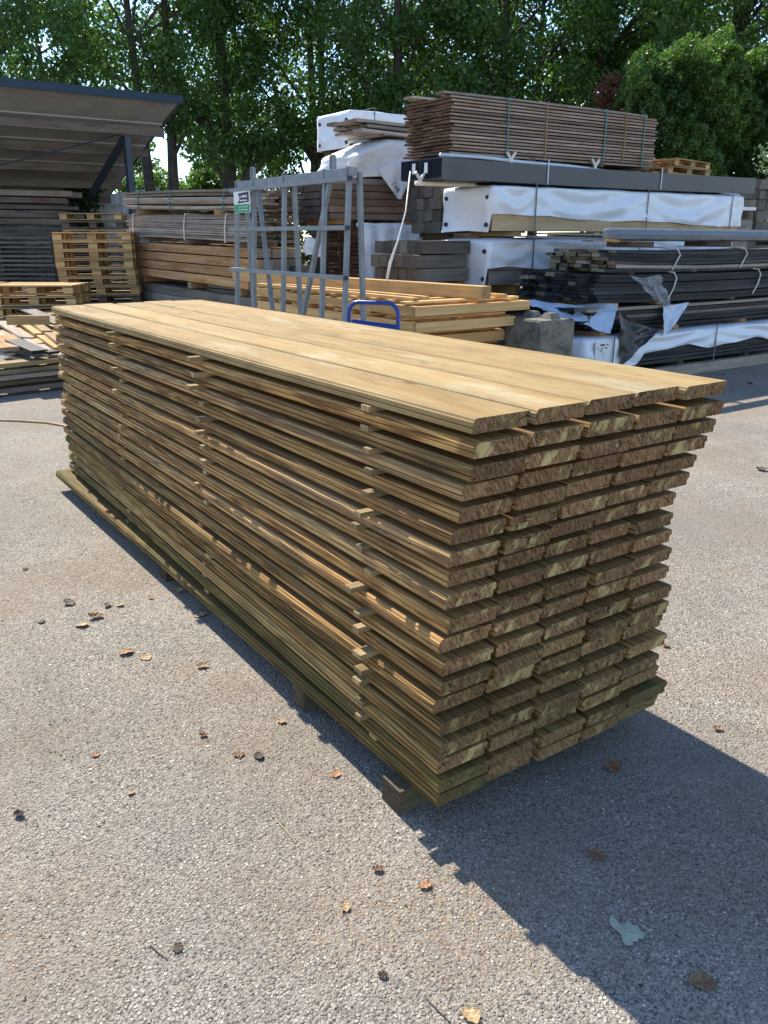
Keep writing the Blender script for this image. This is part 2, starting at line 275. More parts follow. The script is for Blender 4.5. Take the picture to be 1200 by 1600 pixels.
# =====================================================================  mesh building
class MB:
    def __init__(s):
        s.v = []; s.f = []; s.g = []; s.t = []; s.e = []; s.r = []; s.mi = []
    def add(s, vs, fs, gs, ends=(), tint=(1, 0, 0), ring=(0, 0, 0), mi=0):
        b = len(s.v); s.v += [tuple(p) for p in vs]; s.g += [tuple(p) for p in gs]
        s.t += [tint] * len(vs); s.r += [ring] * len(vs)
        for i, f in enumerate(fs):
            s.f.append([b + k for k in f]); s.e.append(1. if i in ends else 0.); s.mi.append(mi)
    def box(s, c, d, long=None, rot=None, tint=(1, 0, 0), mi=0, jit=0.):
        """c centre, d full dims, long axis 0/1/2, rot 3x3 Matrix"""
        if long is None: long = max(range(3), key=lambda i: d[i])
        L = [Vector((sx * d[0] / 2, sy * d[1] / 2, sz * d[2] / 2)) for sx in (-1, 1) for sy in (-1, 1) for sz in (-1, 1)]
        off = Vector((U(0, 40), U(0, 40), U(0, 40)))
        per = {0: (1, 0, 2), 1: (0, 1, 2), 2: (0, 2, 1)}[long]
        gs = [Vector((p[per[0]], p[per[1]], p[per[2]])) + off for p in L]
        if jit: L = [p + Vector((U(-jit, jit), U(-jit, jit), U(-jit, jit))) for p in L]
        if rot is not None: L = [rot @ p for p in L]
        fs = [(0, 1, 3, 2), (4, 6, 7, 5), (0, 4, 5, 1), (2, 3, 7, 6), (0, 2, 6, 4), (1, 5, 7, 3)]
        s.add([Vector(c) + p for p in L], fs, gs, {0: (0, 1), 1: (2, 3), 2: (4, 5)}[long], tint, mi=mi)
    def beam(s, a, b, w, h, tint=(1, 0, 0), roll=0., seg=1, sag=0., mi=0, chip=0.):
        """rectangular bar from a to b (centre line); w horizontal width, h height; optional sag"""
        a = Vector(a); b = Vector(b); d = b - a; L = d.length; d.normalize()
        sd = d.cross(Vector((0, 0, 1)))
        if sd.length < 1e-3: sd = Vector((1, 0, 0))
        sd.normalize(); up = sd.cross(d); 
        if roll: q = Matrix.Rotation(roll, 3, d); sd = q @ sd; up = q @ up
        off = Vector((U(0, 40), U(0, 40), U(0, 40))); vs = []; gs = []; fs = []
        for i in range(seg + 1):
            t = i / seg; c = a + d * (L * t) + Vector((0, 0, -sag * 4 * t * (1 - t)))
            for x, z in ((-w / 2, -h / 2), (w / 2, -h / 2), (w / 2, h / 2), (-w / 2, h / 2)):
                j = Vector((U(-chip, chip), U(-chip, chip), U(-chip, chip))) if chip else Vector()
                vs.append(c + sd * x + up * z + j); gs.append(Vector((x, L * t, z)) + off)
        for i in range(seg):
            k = 4 * i
            for q in range(4): fs.append((k + q, k + (q + 1) % 4, k + 4 + (q + 1) % 4, k + 4 + q))
        n = len(fs); fs.append((3, 2, 1, 0)); k = 4 * seg; fs.append((k, k + 1, k + 2, k + 3))
        s.add(vs, fs, gs, (n, n + 1), tint, mi=mi)
    def prism(s, prof, stations, tint=(1, 0, 0), ring=(0, 0, 0), jit=0., moss=None):
        """profile (x,z) swept along stations [(y,dx,dz)] (length along Y)"""
        n = len(prof); off = Vector((U(0, 40), U(0, 40), U(0, 40))); vs = []; gs = []; fs = []
        m = len(stations)
        for i, (y, dx, dz) in enumerate(stations):
            for x, z in prof:
                e = U(-jit, jit) if i in (0, m - 1) else 0
                vs.append((x + dx, y + e, z + dz)); gs.append(Vector((x, y, z)) + off)
        for i in range(m - 1):
            for q in range(n):
                a = i * n + q; b = i * n + (q + 1) % n; fs.append((a, a + n, b + n, b))
        k = len(fs); fs.append(tuple(range(n))); fs.append(tuple(reversed(range((m - 1) * n, m * n))))
        s.add(vs, fs, gs, (k, k + 1), tint, tuple(off + Vector(ring)))
        if moss:
            for i in range(m):
                for q in range(n): s.t[len(s.t) - m * n + i * n + q] = (tint[0], min(.95, tint[1] + moss * max(0., (i / (m - 1) - .72) / .28) ** 1.3), tint[2])
    def tube(s, pts, rad, n=8, tint=(1, 0, 0), caps=True, mi=0):
        pts = [Vector(p) for p in pts]; m = len(pts)
        rad = rad if hasattr(rad, '__len__') else [rad] * m
        vs = []; gs = []; fs = []; ref = None; off = Vector((U(0, 40), U(0, 40), 0))
        for i in range(m):
            d = (pts[min(i + 1, m - 1)] - pts[max(i - 1, 0)]).normalized()
            if ref is None: ref = Vector((1, 0, 0)) if abs(d.x) < .8 else Vector((0, 1, 0))
            sd = (ref - d * ref.dot(d)).normalized(); up = d.cross(sd); ref = sd
            for q in range(n):
                a = 2 * math.pi * q / n; p = pts[i] + (sd * math.cos(a) + up * math.sin(a)) * rad[i]
                vs.append(p); gs.append(Vector((math.cos(a) * rad[i], i * .1, math.sin(a) * rad[i])) + off)
        for i in range(m - 1):
            for q in range(n):
                fs.append((i * n + q, i * n + (q + 1) % n, (i + 1) * n + (q + 1) % n, (i + 1) * n + q))
        if caps: fs.append(tuple(reversed(range(n)))); fs.append(tuple(range((m - 1) * n, m * n)))
        s.add(vs, fs, gs, (), tint, mi=mi)
    def grid(s, fn, nu, nv, tint=(1, 0, 0), mi=0, wrapu=False):
        vs = [fn(i / nu, j / nv) for j in range(nv + 1) for i in range(nu + 1)]
        fs = [(j * (nu + 1) + i, j * (nu + 1) + i + 1, (j + 1) * (nu + 1) + i + 1, (j + 1) * (nu + 1) + i) for j in range(nv) for i in range(nu)]
        s.add(vs, fs, vs, (), tint, mi=mi)
    def build(s, name, mat, parent=None, base=(0, 0, 0), smooth=False):
        me = bpy.data.meshes.new(name); b = Vector(base)
        me.from_pydata([tuple(Vector(p) - b) for p in s.v], [], s.f); 
        for m in (mat if isinstance(mat, list) else [mat]): me.materials.append(m)
        for nm, dat in (('guv', s.g), ('ring', s.r), ('tint', s.t)):
            a = me.attributes.new(nm, 'FLOAT_VECTOR', 'POINT'); a.data.foreach_set('vector', np.array([tuple(x) for x in dat], dtype=np.float32).ravel())
        a = me.attributes.new('endg', 'FLOAT', 'FACE'); a.data.foreach_set('value', np.array(s.e, dtype=np.float32))
        me.polygons.foreach_set('material_index', np.array(s.mi, dtype=np.int32))
        if smooth: me.polygons.foreach_set('use_smooth', np.ones(len(s.f), dtype=bool))
        me.update()
        o = bpy.data.objects.new(name, me); COL.objects.link(o)
        if parent: o.parent = parent
        elif base != (0, 0, 0): o.location = b
        return o

def tag(o, label=None, cat=None, group=None, kind=None):
    if label: o['label'] = label
    if cat: o['category'] = cat
    if group: o['group'] = group
    if kind: o['kind'] = kind
    return o
def thing(name, label, cat, loc=(0, 0, 0), rz=0., group=None):
    o = bpy.data.objects.new(name, None); COL.objects.link(o); o.location = loc; o.rotation_euler = (0, 0, rz)
    o.empty_display_size = .1
    return tag(o, label, cat, group)
def solo(name, mb, mat, label, cat, group=None, base=None, smooth=False):
    if base is None:
        base = tuple(sum((Vector(p) for p in mb.v), Vector()) / len(mb.v))
    return tag(mb.build(name, mat, None, base, smooth), label, cat, group)
def copy_tree(o, parent=None):
    c = o.copy(); COL.objects.link(c); c.parent = parent
    for ch in [x for x in bpy.data.objects if x.parent == o]: copy_tree(ch, c)
    return c
ORD = ['top', 'second', 'third', 'fourth', 'fifth', 'sixth', 'seventh', 'eighth', 'ninth', 'tenth', 'eleventh', 'twelfth', 'thirteenth', 'fourteenth', 'fifteenth', 'sixteenth', 'seventeenth', 'eighteenth', 'bottom']
def nz3(x, y=0., z=0.): return mnoise.noise(Vector((x, y, z)))

# =====================================================================  camera, light, world
cam = bpy.data.cameras.new('camera'); co = bpy.data.objects.new('camera', cam); COL.objects.link(co)
fwd = Vector((FW[0] * math.cos(TH), FW[1] * math.cos(TH), -math.sin(TH))); rgt = Vector((RT[0], RT[1], 0)); upv = rgt.cross(fwd)
co.matrix_world = Matrix(((rgt.x, upv.x, -fwd.x, 0), (rgt.y, upv.y, -fwd.y, 0), (rgt.z, upv.z, -fwd.z, H), (0, 0, 0, 1)))
cam.sensor_fit = 'HORIZONTAL'; cam.sensor_width = 36; cam.lens = FPX / 1200 * 36; cam.clip_end = 500; cam.clip_start = .05
SC.camera = co
sunv = Vector((.05, .98, 1.0)).normalized()
sl = bpy.data.lights.new('sun', 'SUN'); sl.energy = 4.3; sl.angle = math.radians(.5); sl.color = (1, .935, .82)
so = bpy.data.objects.new('sun', sl); COL.objects.link(so); so.rotation_euler = sunv.to_track_quat('Z', 'Y').to_euler(); so.location = (0, 0, 30)
wd = bpy.data.worlds.new('World'); SC.world = wd; wd.use_nodes = True; wn = wd.node_tree
sky = wn.nodes.new('ShaderNodeTexSky'); sky.sky_type = 'NISHITA'; sky.sun_disc = False
sky.sun_elevation = math.asin(sunv.z); sky.sun_rotation = math.atan2(sunv.x, sunv.y); sky.air_density = 1.0; sky.dust_density = 0.; sky.altitude = 1500; sky.ozone_density = 1.5
wn.links.new(sky.outputs[0], wn.nodes['Background'].inputs[0]); wn.nodes['Background'].inputs[1].default_value = .145
SC.view_settings.view_transform = 'Standard'; SC.view_settings.look = 'None'; SC.view_settings.exposure = 1.05
SC.cycles.max_bounces = 6; SC.cycles.diffuse_bounces = 3; SC.cycles.transmission_bounces = 4; SC.cycles.transparent_max_bounces = 8
SC.cycles.use_denoising = True

# =====================================================================  ground
g = MB(); g.add([(-150, -150, 0), (150, -150, 0), (150, 150, 0), (-150, 150, 0)], [(0, 1, 2, 3)], [(0, 0, 0)] * 4)
tag(g.build('ground', M['ground']), None, None, None, 'structure')

# =====================================================================  the near stack
LP = [(1.251, 735, 680), (1.250, 733, 720), (1.248, 731, 755), (1.234, 723, 785), (1.236, 723, 817), (1.207, 708, 852), (1.191, 699, 888), (1.205, 705, 917), (1.186, 695, 955), (1.189, 695, 992), (1.154, 678, 1026), (1.171, 685, 1060), (1.166, 682, 1093), (1.140, 669, 1121), (1.176, 685, 1153), (1.165, 679, 1189), (1.159, 676, 1213), (1.168, 679, 1244), (1.178, 683, 1262)]
XR = [2.262, 2.238, 2.241, 2.241, 2.217, 2.199, 2.149, 2.130, 2.128, 2.127, 2.124, 2.120, 2.116, 2.126, 2.125, 2.082, 2.111, 2.138, 2.130]
PITCH = .0588; Z0 = .084; T = .0392
COLW = ['leftmost', 'second from left', 'middle', 'second from right', 'rightmost']
def zl(k): return Z0 + (18 - k) * PITCH
for k in range(19):
    xl, px, py = LP[k]; xr = XR[k]; z = zl(k)
    p = atz(px, py, z); yf = max(1.43, min(1.53, p.y)); xl = xl + (p.x - xl) * .7; xl = .45 * xl + .55 * (1.262 - .0058 * k if k < 14 else 1.181 - .0015 * (k - 14))
    pitch = (xr - xl) / 5; xf_l = 1.205 + U(-.011, .011) - .001 * k; xf_r = xf_l + 5 * (pitch - .002)
    for j in range(5):
        w = pitch - ((U(.003, .008) if k else U(.009, .012)) if j < 4 else 0); x0 = xl + j * pitch + U(-.002, .002)
        if j == 0: x0 = xl
        xe = xf_l + j * (xf_r - xf_l) / 5 + U(-.003, .003)
        if k == 18 and j == 0: xe = 1.105
        y0 = yf + (U(-.008, .009) if j else 0); y1 = 5.49 + U(-.045, .05)
        dz = U(-.0015, .0015); t = T + U(-.001, .001)
        prof = [(.003, 0), (0, .003), (0, .013), (.006, .0145), (.006, .016), (.001, .0175), (.002, .029), (.006, .0305), (.008, .036), (.013, t), (w - .004, t), (w, t - .004), (w, t - .018), (w - .010, t - .021), (w - .010, .002), (w - .012, 0)]
        bow = U(-.003, .003) + (-.008 if k == 13 and j == 0 else 0); st = []; ph = U(0, 6)
        for i in range(15):
            s_ = i / 14
            sag = -.0015 * math.sin(s_ * math.pi * 4 + ph) * (1 if k else .3)
            st.append((y0 + (y1 - y0) * s_, x0 + (xe - x0) * s_ + bow * 4 * s_ * (1 - s_) + .0015 * math.sin(9 * s_ + ph), z + dz + sag))
        gr = max(0., (k - 9) / 9.) ** 1.4 * U(.2, .6) if k else U(0, .05)
        if k >= 17: gr = (.5, .15, .25, .2, .85)[j]
        if k == 17 and j == 4: gr = .9
        if j == 0 and k > 12 and U(0, 1) < .4: gr = min(.9, gr + .25)
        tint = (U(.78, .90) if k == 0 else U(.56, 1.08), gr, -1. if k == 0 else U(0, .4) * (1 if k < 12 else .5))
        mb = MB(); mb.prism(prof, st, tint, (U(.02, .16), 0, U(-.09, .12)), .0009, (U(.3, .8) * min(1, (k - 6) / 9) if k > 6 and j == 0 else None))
        lay = 'topmost layer' if k == 0 else ('bottom layer' if k == 18 else ORD[k] + ' layer down')
        lab = ('sunlit tan' if k == 0 else ('greenish' if k > 13 else 'brown')) + f' grooved plank, {COLW[j]} in the {lay} of the near stack'
        solo('plank', mb, M['near'], lab, 'plank', 'grooved planks of the near stack', (x0, y0, z))
ROWS = [('front', 1.93), ('front middle', 3.13), ('back middle', 4.22), ('far', 5.32)]
SY = []
for k in range(18):
    z = zl(k + 1) + T + .0012
    for r, (nm, yr) in enumerate(ROWS):
        y = yr + U(-.05, .05) + (-.028 * (k - 3) * .35 if r == 0 else 0)
        x0 = min(LP[k][0], LP[k + 1][0]) if r == 0 else 1.2
        x0 = x0 + (.012 if U(0, 1) < .25 else -(U(.003, .014) if r == 0 else U(.005, .024)))
        if r == 0: x0 += (y - 1.45) / 4 * (1.205 - x0) * .5
        hh = PITCH - T - .003; ww = U(.028, .045)
        mb = MB(); ln = XR[k] - .03 - x0
        mb.box((x0 + ln / 2, y, z + hh / 2), (ln, ww, hh), 0, Matrix.Rotation(U(-.03, .03), 3, 'Z'), (U(.75, 1.35), .5 if k > 13 and U(0, 1) < .5 else U(0, .2), 0))
        solo('spacer_stick', mb, M['stick'], f'spacer stick in the {nm} row, under the {ORD[k]} layer of the near stack', 'spacer stick', 'spacer sticks between plank layers', (x0, y, z))
for nm, y, x0, ww in (('nearest the camera, at the front corner', 1.64, 1.135, .09), ('second from the front', 2.27, 1.165, .08), ('third from the front', 3.66, 1.165, .085), ('farthest back, below the splayed board', 5.18, 1.17, .08)):
    mb = MB(); mb.beam((x0, y, .0405), (2.08, y + U(-.008, .02), .0405), ww, .081, (U(.7, 1.1), .1, 0), 0, 6, 0, 0, .0015)
    solo('ground_bearer', mb, M['bearer'], f'dark bearer block under the near stack, {nm}', 'bearer', 'bearers under the near stack', (x0, y, 0))

# =====================================================================  generic piles
def strap_loop(mb, x, y0, y1, z0, z1, w=.022, t=.004, axis=0):
    """thin band round a pack whose long axis is X (axis 0) at station x"""
    e = .006
    for c, d in (((x, y0 - e, (z0 + z1) / 2), (w, t, z1 - z0 + 2 * e)), ((x, y1 + e, (z0 + z1) / 2), (w, t, z1 - z0 + 2 * e)), ((x, (y0 + y1) / 2, z1 + e + t), (w, y1 - y0 + 2 * e + 2 * t, t)), ((x, (y0 + y1) / 2, z0 - e - t), (w, y1 - y0 + 2 * e + 2 * t, t))):
        mb.box(c, d, 0)

def wrap_shell(x0, x1, y0, y1, zlow, ztop, crown=.015, amp=.02, seed=0., nper=150, nv=12, rad=.035, lowfn=None, ties=()):
    """crumpled cover: skirt + top. zlow may differ per side through lowfn(side,t): side 0 front(-y) 1 right 2 back 3 left(-x)"""
    mb = MB(); per = []
    Lx = x1 - x0; Ly = y1 - y0; tot = 2 * (Lx + Ly)
    for i in range(nper):
        d = tot * i / nper
        if d < Lx: per.append((0, d / Lx, Vector((x0 + d, y0, 0)), Vector((0, -1, 0))))
        elif d < Lx + Ly: per.append((1, (d - Lx) / Ly, Vector((x1, y0 + d - Lx, 0)), Vector((1, 0, 0))))
        elif d < 2 * Lx + Ly: per.append((2, (d - Lx - Ly) / Lx, Vector((x1 - (d - Lx - Ly), y1, 0)), Vector((0, 1, 0))))
        else: per.append((3, (d - 2 * Lx - Ly) / Ly, Vector((x0, y1 - (d - 2 * Lx - Ly), 0)), Vector((-1, 0, 0))))
    vs = []; fs = []
    for j in range(nv + 1):
        v = j / nv
        for i, (sd, t, p, n) in enumerate(per):
            zb = lowfn(sd, t) if lowfn else zlow
            z = zb + (ztop - zb) * v
            q = p + Vector((0, 0, z))
            a = amp * (1.0 - .55 * v)
            r1 = 1 - abs(nz3(q.x * 1.6 + q.z * 1.3 + seed, q.y * 2.2, q.z * 2.2 - q.x * .8)) * 2
            r2 = nz3(q.x * 5 + seed, q.y * 5, q.z * 5 + q.x * 3)
            q += n * (max(-.3, r1 * r1 if r1 > 0 else r1) * a * 1.5 + r2 * a * .25 + .8 * a * math.sin(q.x * 3.1 + q.y * 4 + 5.5 * (v - .5) * math.sin(q.x * 1.3 + seed)))
            if ties and sd in (0, 2):
                ts = [x0] + list(ties) + [x1]
                for s0_, s1_ in zip(ts, ts[1:]):
                    if s0_ <= q.x <= s1_:
                        tt_ = (q.x - s0_) / max(.01, s1_ - s0_); cat = 4 * tt_ * (1 - tt_)
                        q += n * (.017 * math.sin(6.283 * (1.5 * v + .95 * cat + .15 * math.sin(q.x * 3 + seed))) * (.25 + .75 * cat))
            if j == nv: q -= n * rad * .6
            vs.append(q)
    N = nper
    for j in range(nv):
        for i in range(N): fs.append((j * N + i, j * N + (i + 1) % N, (j + 1) * N + (i + 1) % N, (j + 1) * N + i))
    cx, cy = (x0 + x1) / 2, (y0 + y1) / 2; b = nv * N
    half = min(Lx, Ly) / 2
    for ring in range(1, 5):
        ins = half * ring / 4.2
        for i, (sd, t, p, n) in enumerate(per):
            x = min(max(p.x, x0 + ins), x1 - ins); y = min(max(p.y, y0 + ins), y1 - ins)
            vs.append(Vector((x, y, ztop + rad * .35 + crown * (ring / 4) ** .6 + .012 * nz3(x * 3 + seed, y * 3, 1.)) ))
        b2 = len(vs) - N
        for i in range(N): fs.append((b + i, b + (i + 1) % N, b2 + (i + 1) % N, b2 + i))
        b = b2
    fs.append(tuple(b + i for i in range(N)))
    mb.add(vs, fs, vs); return mb

def wrapped_pack(label, x0, x1, y0, y1, z0, z1, lowfn, woodmat, nlay, straps, dots=True, seed=0., rest=None, smat='strapd', group='white wrapped timber packs'):
    base = ((x0 + x1) / 2, (y0 + y1) / 2, z0)
    t = thing('wrapped_timber_pack', label, 'timber pack', base, 0, group)
    wrap_shell(x0, x1, y0, y1, z0, z1 - .015, seed=seed, lowfn=lowfn, nper=230, nv=18, ties=straps).build('wrap', M['wrap'], t, base, True)
    hh = (z1 - .05 - z0) / nlay
    for k in range(nlay):
        nb = 4
        for j in range(nb):
            wy = (y1 - y0 - .06) / nb; mb = MB()
            mb.box(((x0 + x1) / 2, y0 + .03 + wy * (j + .5), z0 + hh * (k + .5)), (x1 - x0 - .06 - U(0, .02), wy - .004, hh - .004), 0, None, (U(.85, 1.1), 0, 0))
            mb.build('timber', woodmat, t, base)
    for x in straps:
        mb = MB(); strap_loop(mb, x, y0 - .018, y1 + .018, z0 - .01, z1 + .03, .018); mb.build('strap', M[smat], t, base)
    if dots:
        for yy, zz in ((y0 + .07, z1 - .14), (y0 + .08, z0 + .07), (y1 - .1, z1 - .13), (y1 - .1, z0 + .08)):
            mb = MB(); mb.tube([(x0 - .005, yy, zz), (x0 - .028, yy, zz)], [.028, .024], 12); mb.build('fastener', M['ink'], t, base)
    return t

def bearers(xs, y0, y1, z0, z1, label, group, mat='bearer', w=.09):
    ws = ['leftmost', 'second', 'third', 'fourth', 'fifth', 'sixth']
    for i, x in enumerate(xs):
        mb = MB(); mb.box((x, (y0 + y1) / 2, (z0 + z1) / 2), (w, y1 - y0, z1 - z0 - .002), 1, None, (U(.8, 1.3), 0, 0))
        solo('bearer', mb, M[mat], (ws[i] if i < len(xs) - 1 or len(xs) == 1 else 'rightmost') + ' ' + label, 'bearer', group)

# ---- right block, long axis X, front plane y = 7.7
def low1(s, t):
    if s == 3: return 1.635 + .04 * (1 - abs(2 * t - 1)) * .5
    if s == 0: return 1.835 - .11 * t + .006 * math.sin(t * 40) * (t < .9) + (.012 * math.sin(t * 13))
    return 1.75
wrapped_pack('upper white wrapped pack with pale timber showing below its wrap, under the charcoal beams', 6.74, 11.68, 7.7, 8.65, 1.65, 2.165, low1, M['packwood'], 2, (7.42, 9.48, 11.36), True, 3.1)
def low2(s, t):
    if s == 3: return 1.0 + .03 * math.sin(3 * t)
    if s == 0: return 1.22 + .02 * math.sin(t * 25)
    return 1.2
wrapped_pack('lower white wrapped pack with grey timber below its wrap, behind the black boards', 6.72, 11.5, 7.7, 8.65, 1.03, 1.56, low2, M['sleeper'], 3, (7.42, 9.4), True, 8.7)
bearers((7.2, 8.6, 10.0, 11.2), 7.72, 8.6, 1.59, 1.645, 'batten between the two white wrapped packs', 'battens between white packs', 'pallet')
# stock underneath, down to the ground
for k in range(4):
    for j in range(3):
        mb = MB(); mb.box((9.0, 7.9 + j * .27, .14 + k * .22), (4.6, .255, .2), 0, None, (U(.8, 1.2), 0, 0))
        solo('sleeper', mb, M['sleeper'], f'grey sleeper below the lower white pack, {ORD[3-k]} layer, {["front","middle","back"][j]} row', 'sleeper', 'sleepers under the lower white pack')
bearers((7.4, 8.7, 10.2), 7.8, 8.6, .0, .038, 'flat board on the ground under the grey sleepers', 'boards under sleepers')
bearers((7.3, 8.8, 10.6), 7.8, 8.6, .905, 1.01, 'batten under the lower white pack', 'battens under lower white pack', 'pallet')
# loose thin boards poking out between the packs
for i, (xa, xb, y, z) in enumerate(((6.78, 8.6, 7.55, 1.60), (7.1, 9.3, 7.42, 1.585), (7.3, 9.0, 7.5, 1.625), (8.1, 9.0, 7.38, 1.615))):
    mb = MB(); mb.beam((xa, y, z), (xb, y - .1 - .06 * i, z - .012), .14, .018, (1, 0, 0) if i < 3 else (2.2, 0, 1), 0, 6, .01)
    solo('thin_board', mb, M['greyplank'], ['longest thin grey board jutting out left between the white packs', 'thin grey board lying over the black boards under the upper pack', 'short upper thin board in front of the pale timber', 'short whitish offcut on the thin boards'][i], 'board', 'loose thin boards between the packs')
# charcoal beams
for i in range(4):
    y = 7.78 + i * .2; t = thing('charcoal_beam', ['front charcoal box beam with pale plastic pipe along its top', 'second charcoal box beam from the front, white label on its end', 'third charcoal box beam from the front, white label on its end', 'rearmost charcoal box beam with plain dark end'][i], 'beam', (8.9, y, 2.2), 0, 'charcoal box beams')
    xs = 5.98 + [0, .015, -.01, .0][i]; b = (8.9, y, 2.2)
    mb = MB(); mb.beam((xs, y, 2.312), (11.9, y, 2.30), .17, .215, (1, 0, 0), 0, 10, .018); mb.build('beam_body', M['dkbeamsteel'], t, b)
    mb = MB(); mb.box((xs - .004, y, 2.312), (.012, .16, .2)); mb.build('end_cap', M['beamend'], t, b)
    if i in (1, 2):
        mb = MB(); mb.box((xs - .012, y + .01, 2.325), (.003, .06, .11)); mb.build('label_sticker', M['label'], t, b)
for i, x in enumerate((6.6, 8.2, 9.6, 11.2)):
    mb = MB(); mb.box((x, 8.1, 2.20), (.07, .8, .012)); solo('packing_strip', mb, M['dkpallet'], ['leftmost', 'second', 'third', 'rightmost'][i] + ' thin packing strip under the charcoal beams', 'packing strip', 'strips under the charcoal beams')
mb = MB(); mb.tube([(5.98 + i * .28, 7.73 + .012 * math.sin(i * 1.7), 2.442 - .0007 * i * i + .006 * math.sin(i)) for i in range(21)], .021, 8)
solo('plastic_pipe', mb, M['bluepipe'], 'long pale blue plastic pipe lying along the top edge of the charcoal beams', 'pipe', None, None, True)
mb = MB(); mb.tube([(5.92, 8.1, 2.165), (6.3, 8.06, 2.168), (6.72, 8.0, 2.172)], .026, 10)
solo('plastic_pipe', mb, M['strapw'], 'short white plastic pipe under the left ends of the charcoal beams', 'pipe', None, None, True)
for i, (x, y, z, a) in enumerate(((5.93, 8.02, 2.235, .4), (7.02, 7.72, 2.475, 0), (8.45, 7.72, 2.465, .9))):
    mb = MB(); 
    for dx in (-.07, .07): mb.tube([(x, y, z - .04), (x + dx * .4, y, z), (x + dx, y, z + .045)], [.017, .02, .016], 7)
    mb.tube([(x, y, z - .07), (x, y, z - .03)], .02, 7)
    solo('plastic_connector', mb, M['strapw'], ['white forked plastic connector hanging before the beam ends', 'white forked plastic connector on top of the beams near their left', 'white forked plastic connector lying on the beams near the middle'][i], 'connector', 'white forked connectors')
for x, i in ((7.6, 0), (9.72, 1)):
    mb = MB(); strap_loop(mb, x, 7.69, 8.47, 2.2, 2.45, .018); solo('strap', mb, M['bluepipe'], ['left', 'right'][i] + ' pale blue strap around the charcoal beams', 'strap', 'straps round the beams')
# strapped brown planks
B0 = (7.9, 8.2, 2.5)
t = thing('plank_bundle', 'tall bundle of brown planks with dark green straps, topmost on the charcoal beams', 'plank bundle', B0)
mb = MB()
for x in (6.35, 7.4, 8.6, 9.5): mb.box((x, 8.19, 2.455), (.08, .9, .045), 1)
for i, x in enumerate((6.35, 7.4, 8.6, 9.5)):
    mb = MB(); mb.box((x, 8.19, 2.452), (.08, .88, .045), 1); mb.build('batten', M['brown'], t, B0)
for k in range(17):
    z = 2.479 + k * .0355
    for j in range(5):
        y = 7.765 + j * .178; mb = MB(); dx = U(-.03, .03); xs = 6.16 + dx + .02 * math.sin(k) ; xe = 9.62 + U(-.035, .035)
        zo = .001 * math.sin(k * 2.3 + j)
        mb.beam((xs, y + .085, z + zo), (xe, y + .085 + U(-.006, .006), z - .0055 * (1) + zo), .168, .0215, (U(.75, 1.25), 0, 0), 0, 4, U(-.001, .002), 0, .0012)
        mb.build('board', M['brown'], t, B0)
for dy, xs in ((.12, 6.10), (.6, 6.02)):
    mb = MB(); mb.beam((xs, 7.8 + dy, 3.092), (9.5, 7.8 + dy, 3.085), .17, .024, (1.25, 0, 0), 0, 6, -.006); mb.build('board', M['greyplank'], t, B0)
for x in (6.98, 8.62, 9.36):
    mb = MB(); strap_loop(mb, x, 7.755, 8.66, 2.47, 3.085, .02); mb.build('strap', M['strapg'], t, B0)
for x in (7.6, 9.0):
    mb = MB(); mb.box((x, 7.76, 2.79), (.02, .016, .6), 2); mb.build('spacer', M['stick'], t, B0)

# =====================================================================  pallets
def make_pallet(mat, name='pallet', lx=1.2, ly=.8):
    t = thing(name, 'pallet', 'pallet')
    for x, w in ((-ly / 2 + .0725, .145), (-.19, .1), (0, .145), (.19, .1), (ly / 2 - .0725, .145)):
        mb = MB(); mb.box((0, x, .133), (lx, w, .022), 0, None, (U(.85, 1.15), 0, 0), 0, .002); mb.build('deck_board', mat, t)
    for xx in (-lx / 2 + .07, 0, lx / 2 - .07):
        mb = MB(); mb.box((xx, 0, .111), (.14, ly, .021), 1, None, (U(.85, 1.15), 0, 0)); mb.build('cross_board', mat, t)
        for yy in (-ly / 2 + .07, 0, ly / 2 - .07):
            mb = MB(); mb.box((xx, yy, .061), (.14, .12, .078), 0, None, (U(.75, 1.1), 0, 0)); mb.build('block', mat, t)
    for yy in (-ly / 2 + .05, 0, ly / 2 - .05):
        mb = MB(); mb.box((0, yy, .011), (lx, .1, .021), 0, None, (U(.8, 1.1), 0, 0)); mb.build('base_board', mat, t)
    return t
PAL = {'l': make_pallet(M['pallet']), 'd': make_pallet(M['dkpallet'])}; USED = set()
def pallet(kind, loc, rz, label, group, tilt=(0, 0)):
    o = PAL[kind] if kind not in USED else copy_tree(PAL[kind]); USED.add(kind)
    o.location = loc; o.rotation_euler = (tilt[0], tilt[1], rz); tag(o, label, 'pallet', group); return o
AV = math.pi / 2 - 0.0
# pile A: seven light over four dark
pc = W(14.0, -4.66); ra = math.radians(-25)
for k in range(12):
    dark = k < 5
    off = W(0, (-.007 * (k - 5) if not dark else .02) + U(-.012, .012))
    off -= W(0, 0)
    lab = (f'dark old pallet, {["bottom","second lowest","third lowest","fourth lowest","uppermost dark one"][k]} in the tall pallet pile by the larch beams' if dark else f'light pallet, {ORD[11-k]} from above in the tall pallet pile left of the larch beams')
    o_ = pallet('d' if dark else 'l', (pc.x + off.x, pc.y + off.y, k * .138), ra + U(-.03, .03), lab, 'tall pallet pile', (0, 0)); o_.scale = (1, 1, .935)
pb = W(17.8, -5.95)
for k in range(13):
    pallet('d' if k < 9 or k == 11 else 'l', (pb.x + U(-.03, .03), pb.y + U(-.03, .03), k * .158), ra + U(-.05, .05), f'shaded pallet, {ORD[12-k] if k<12 else "top"} from above in the pile behind the light pallets', 'pallets behind the tall pile')
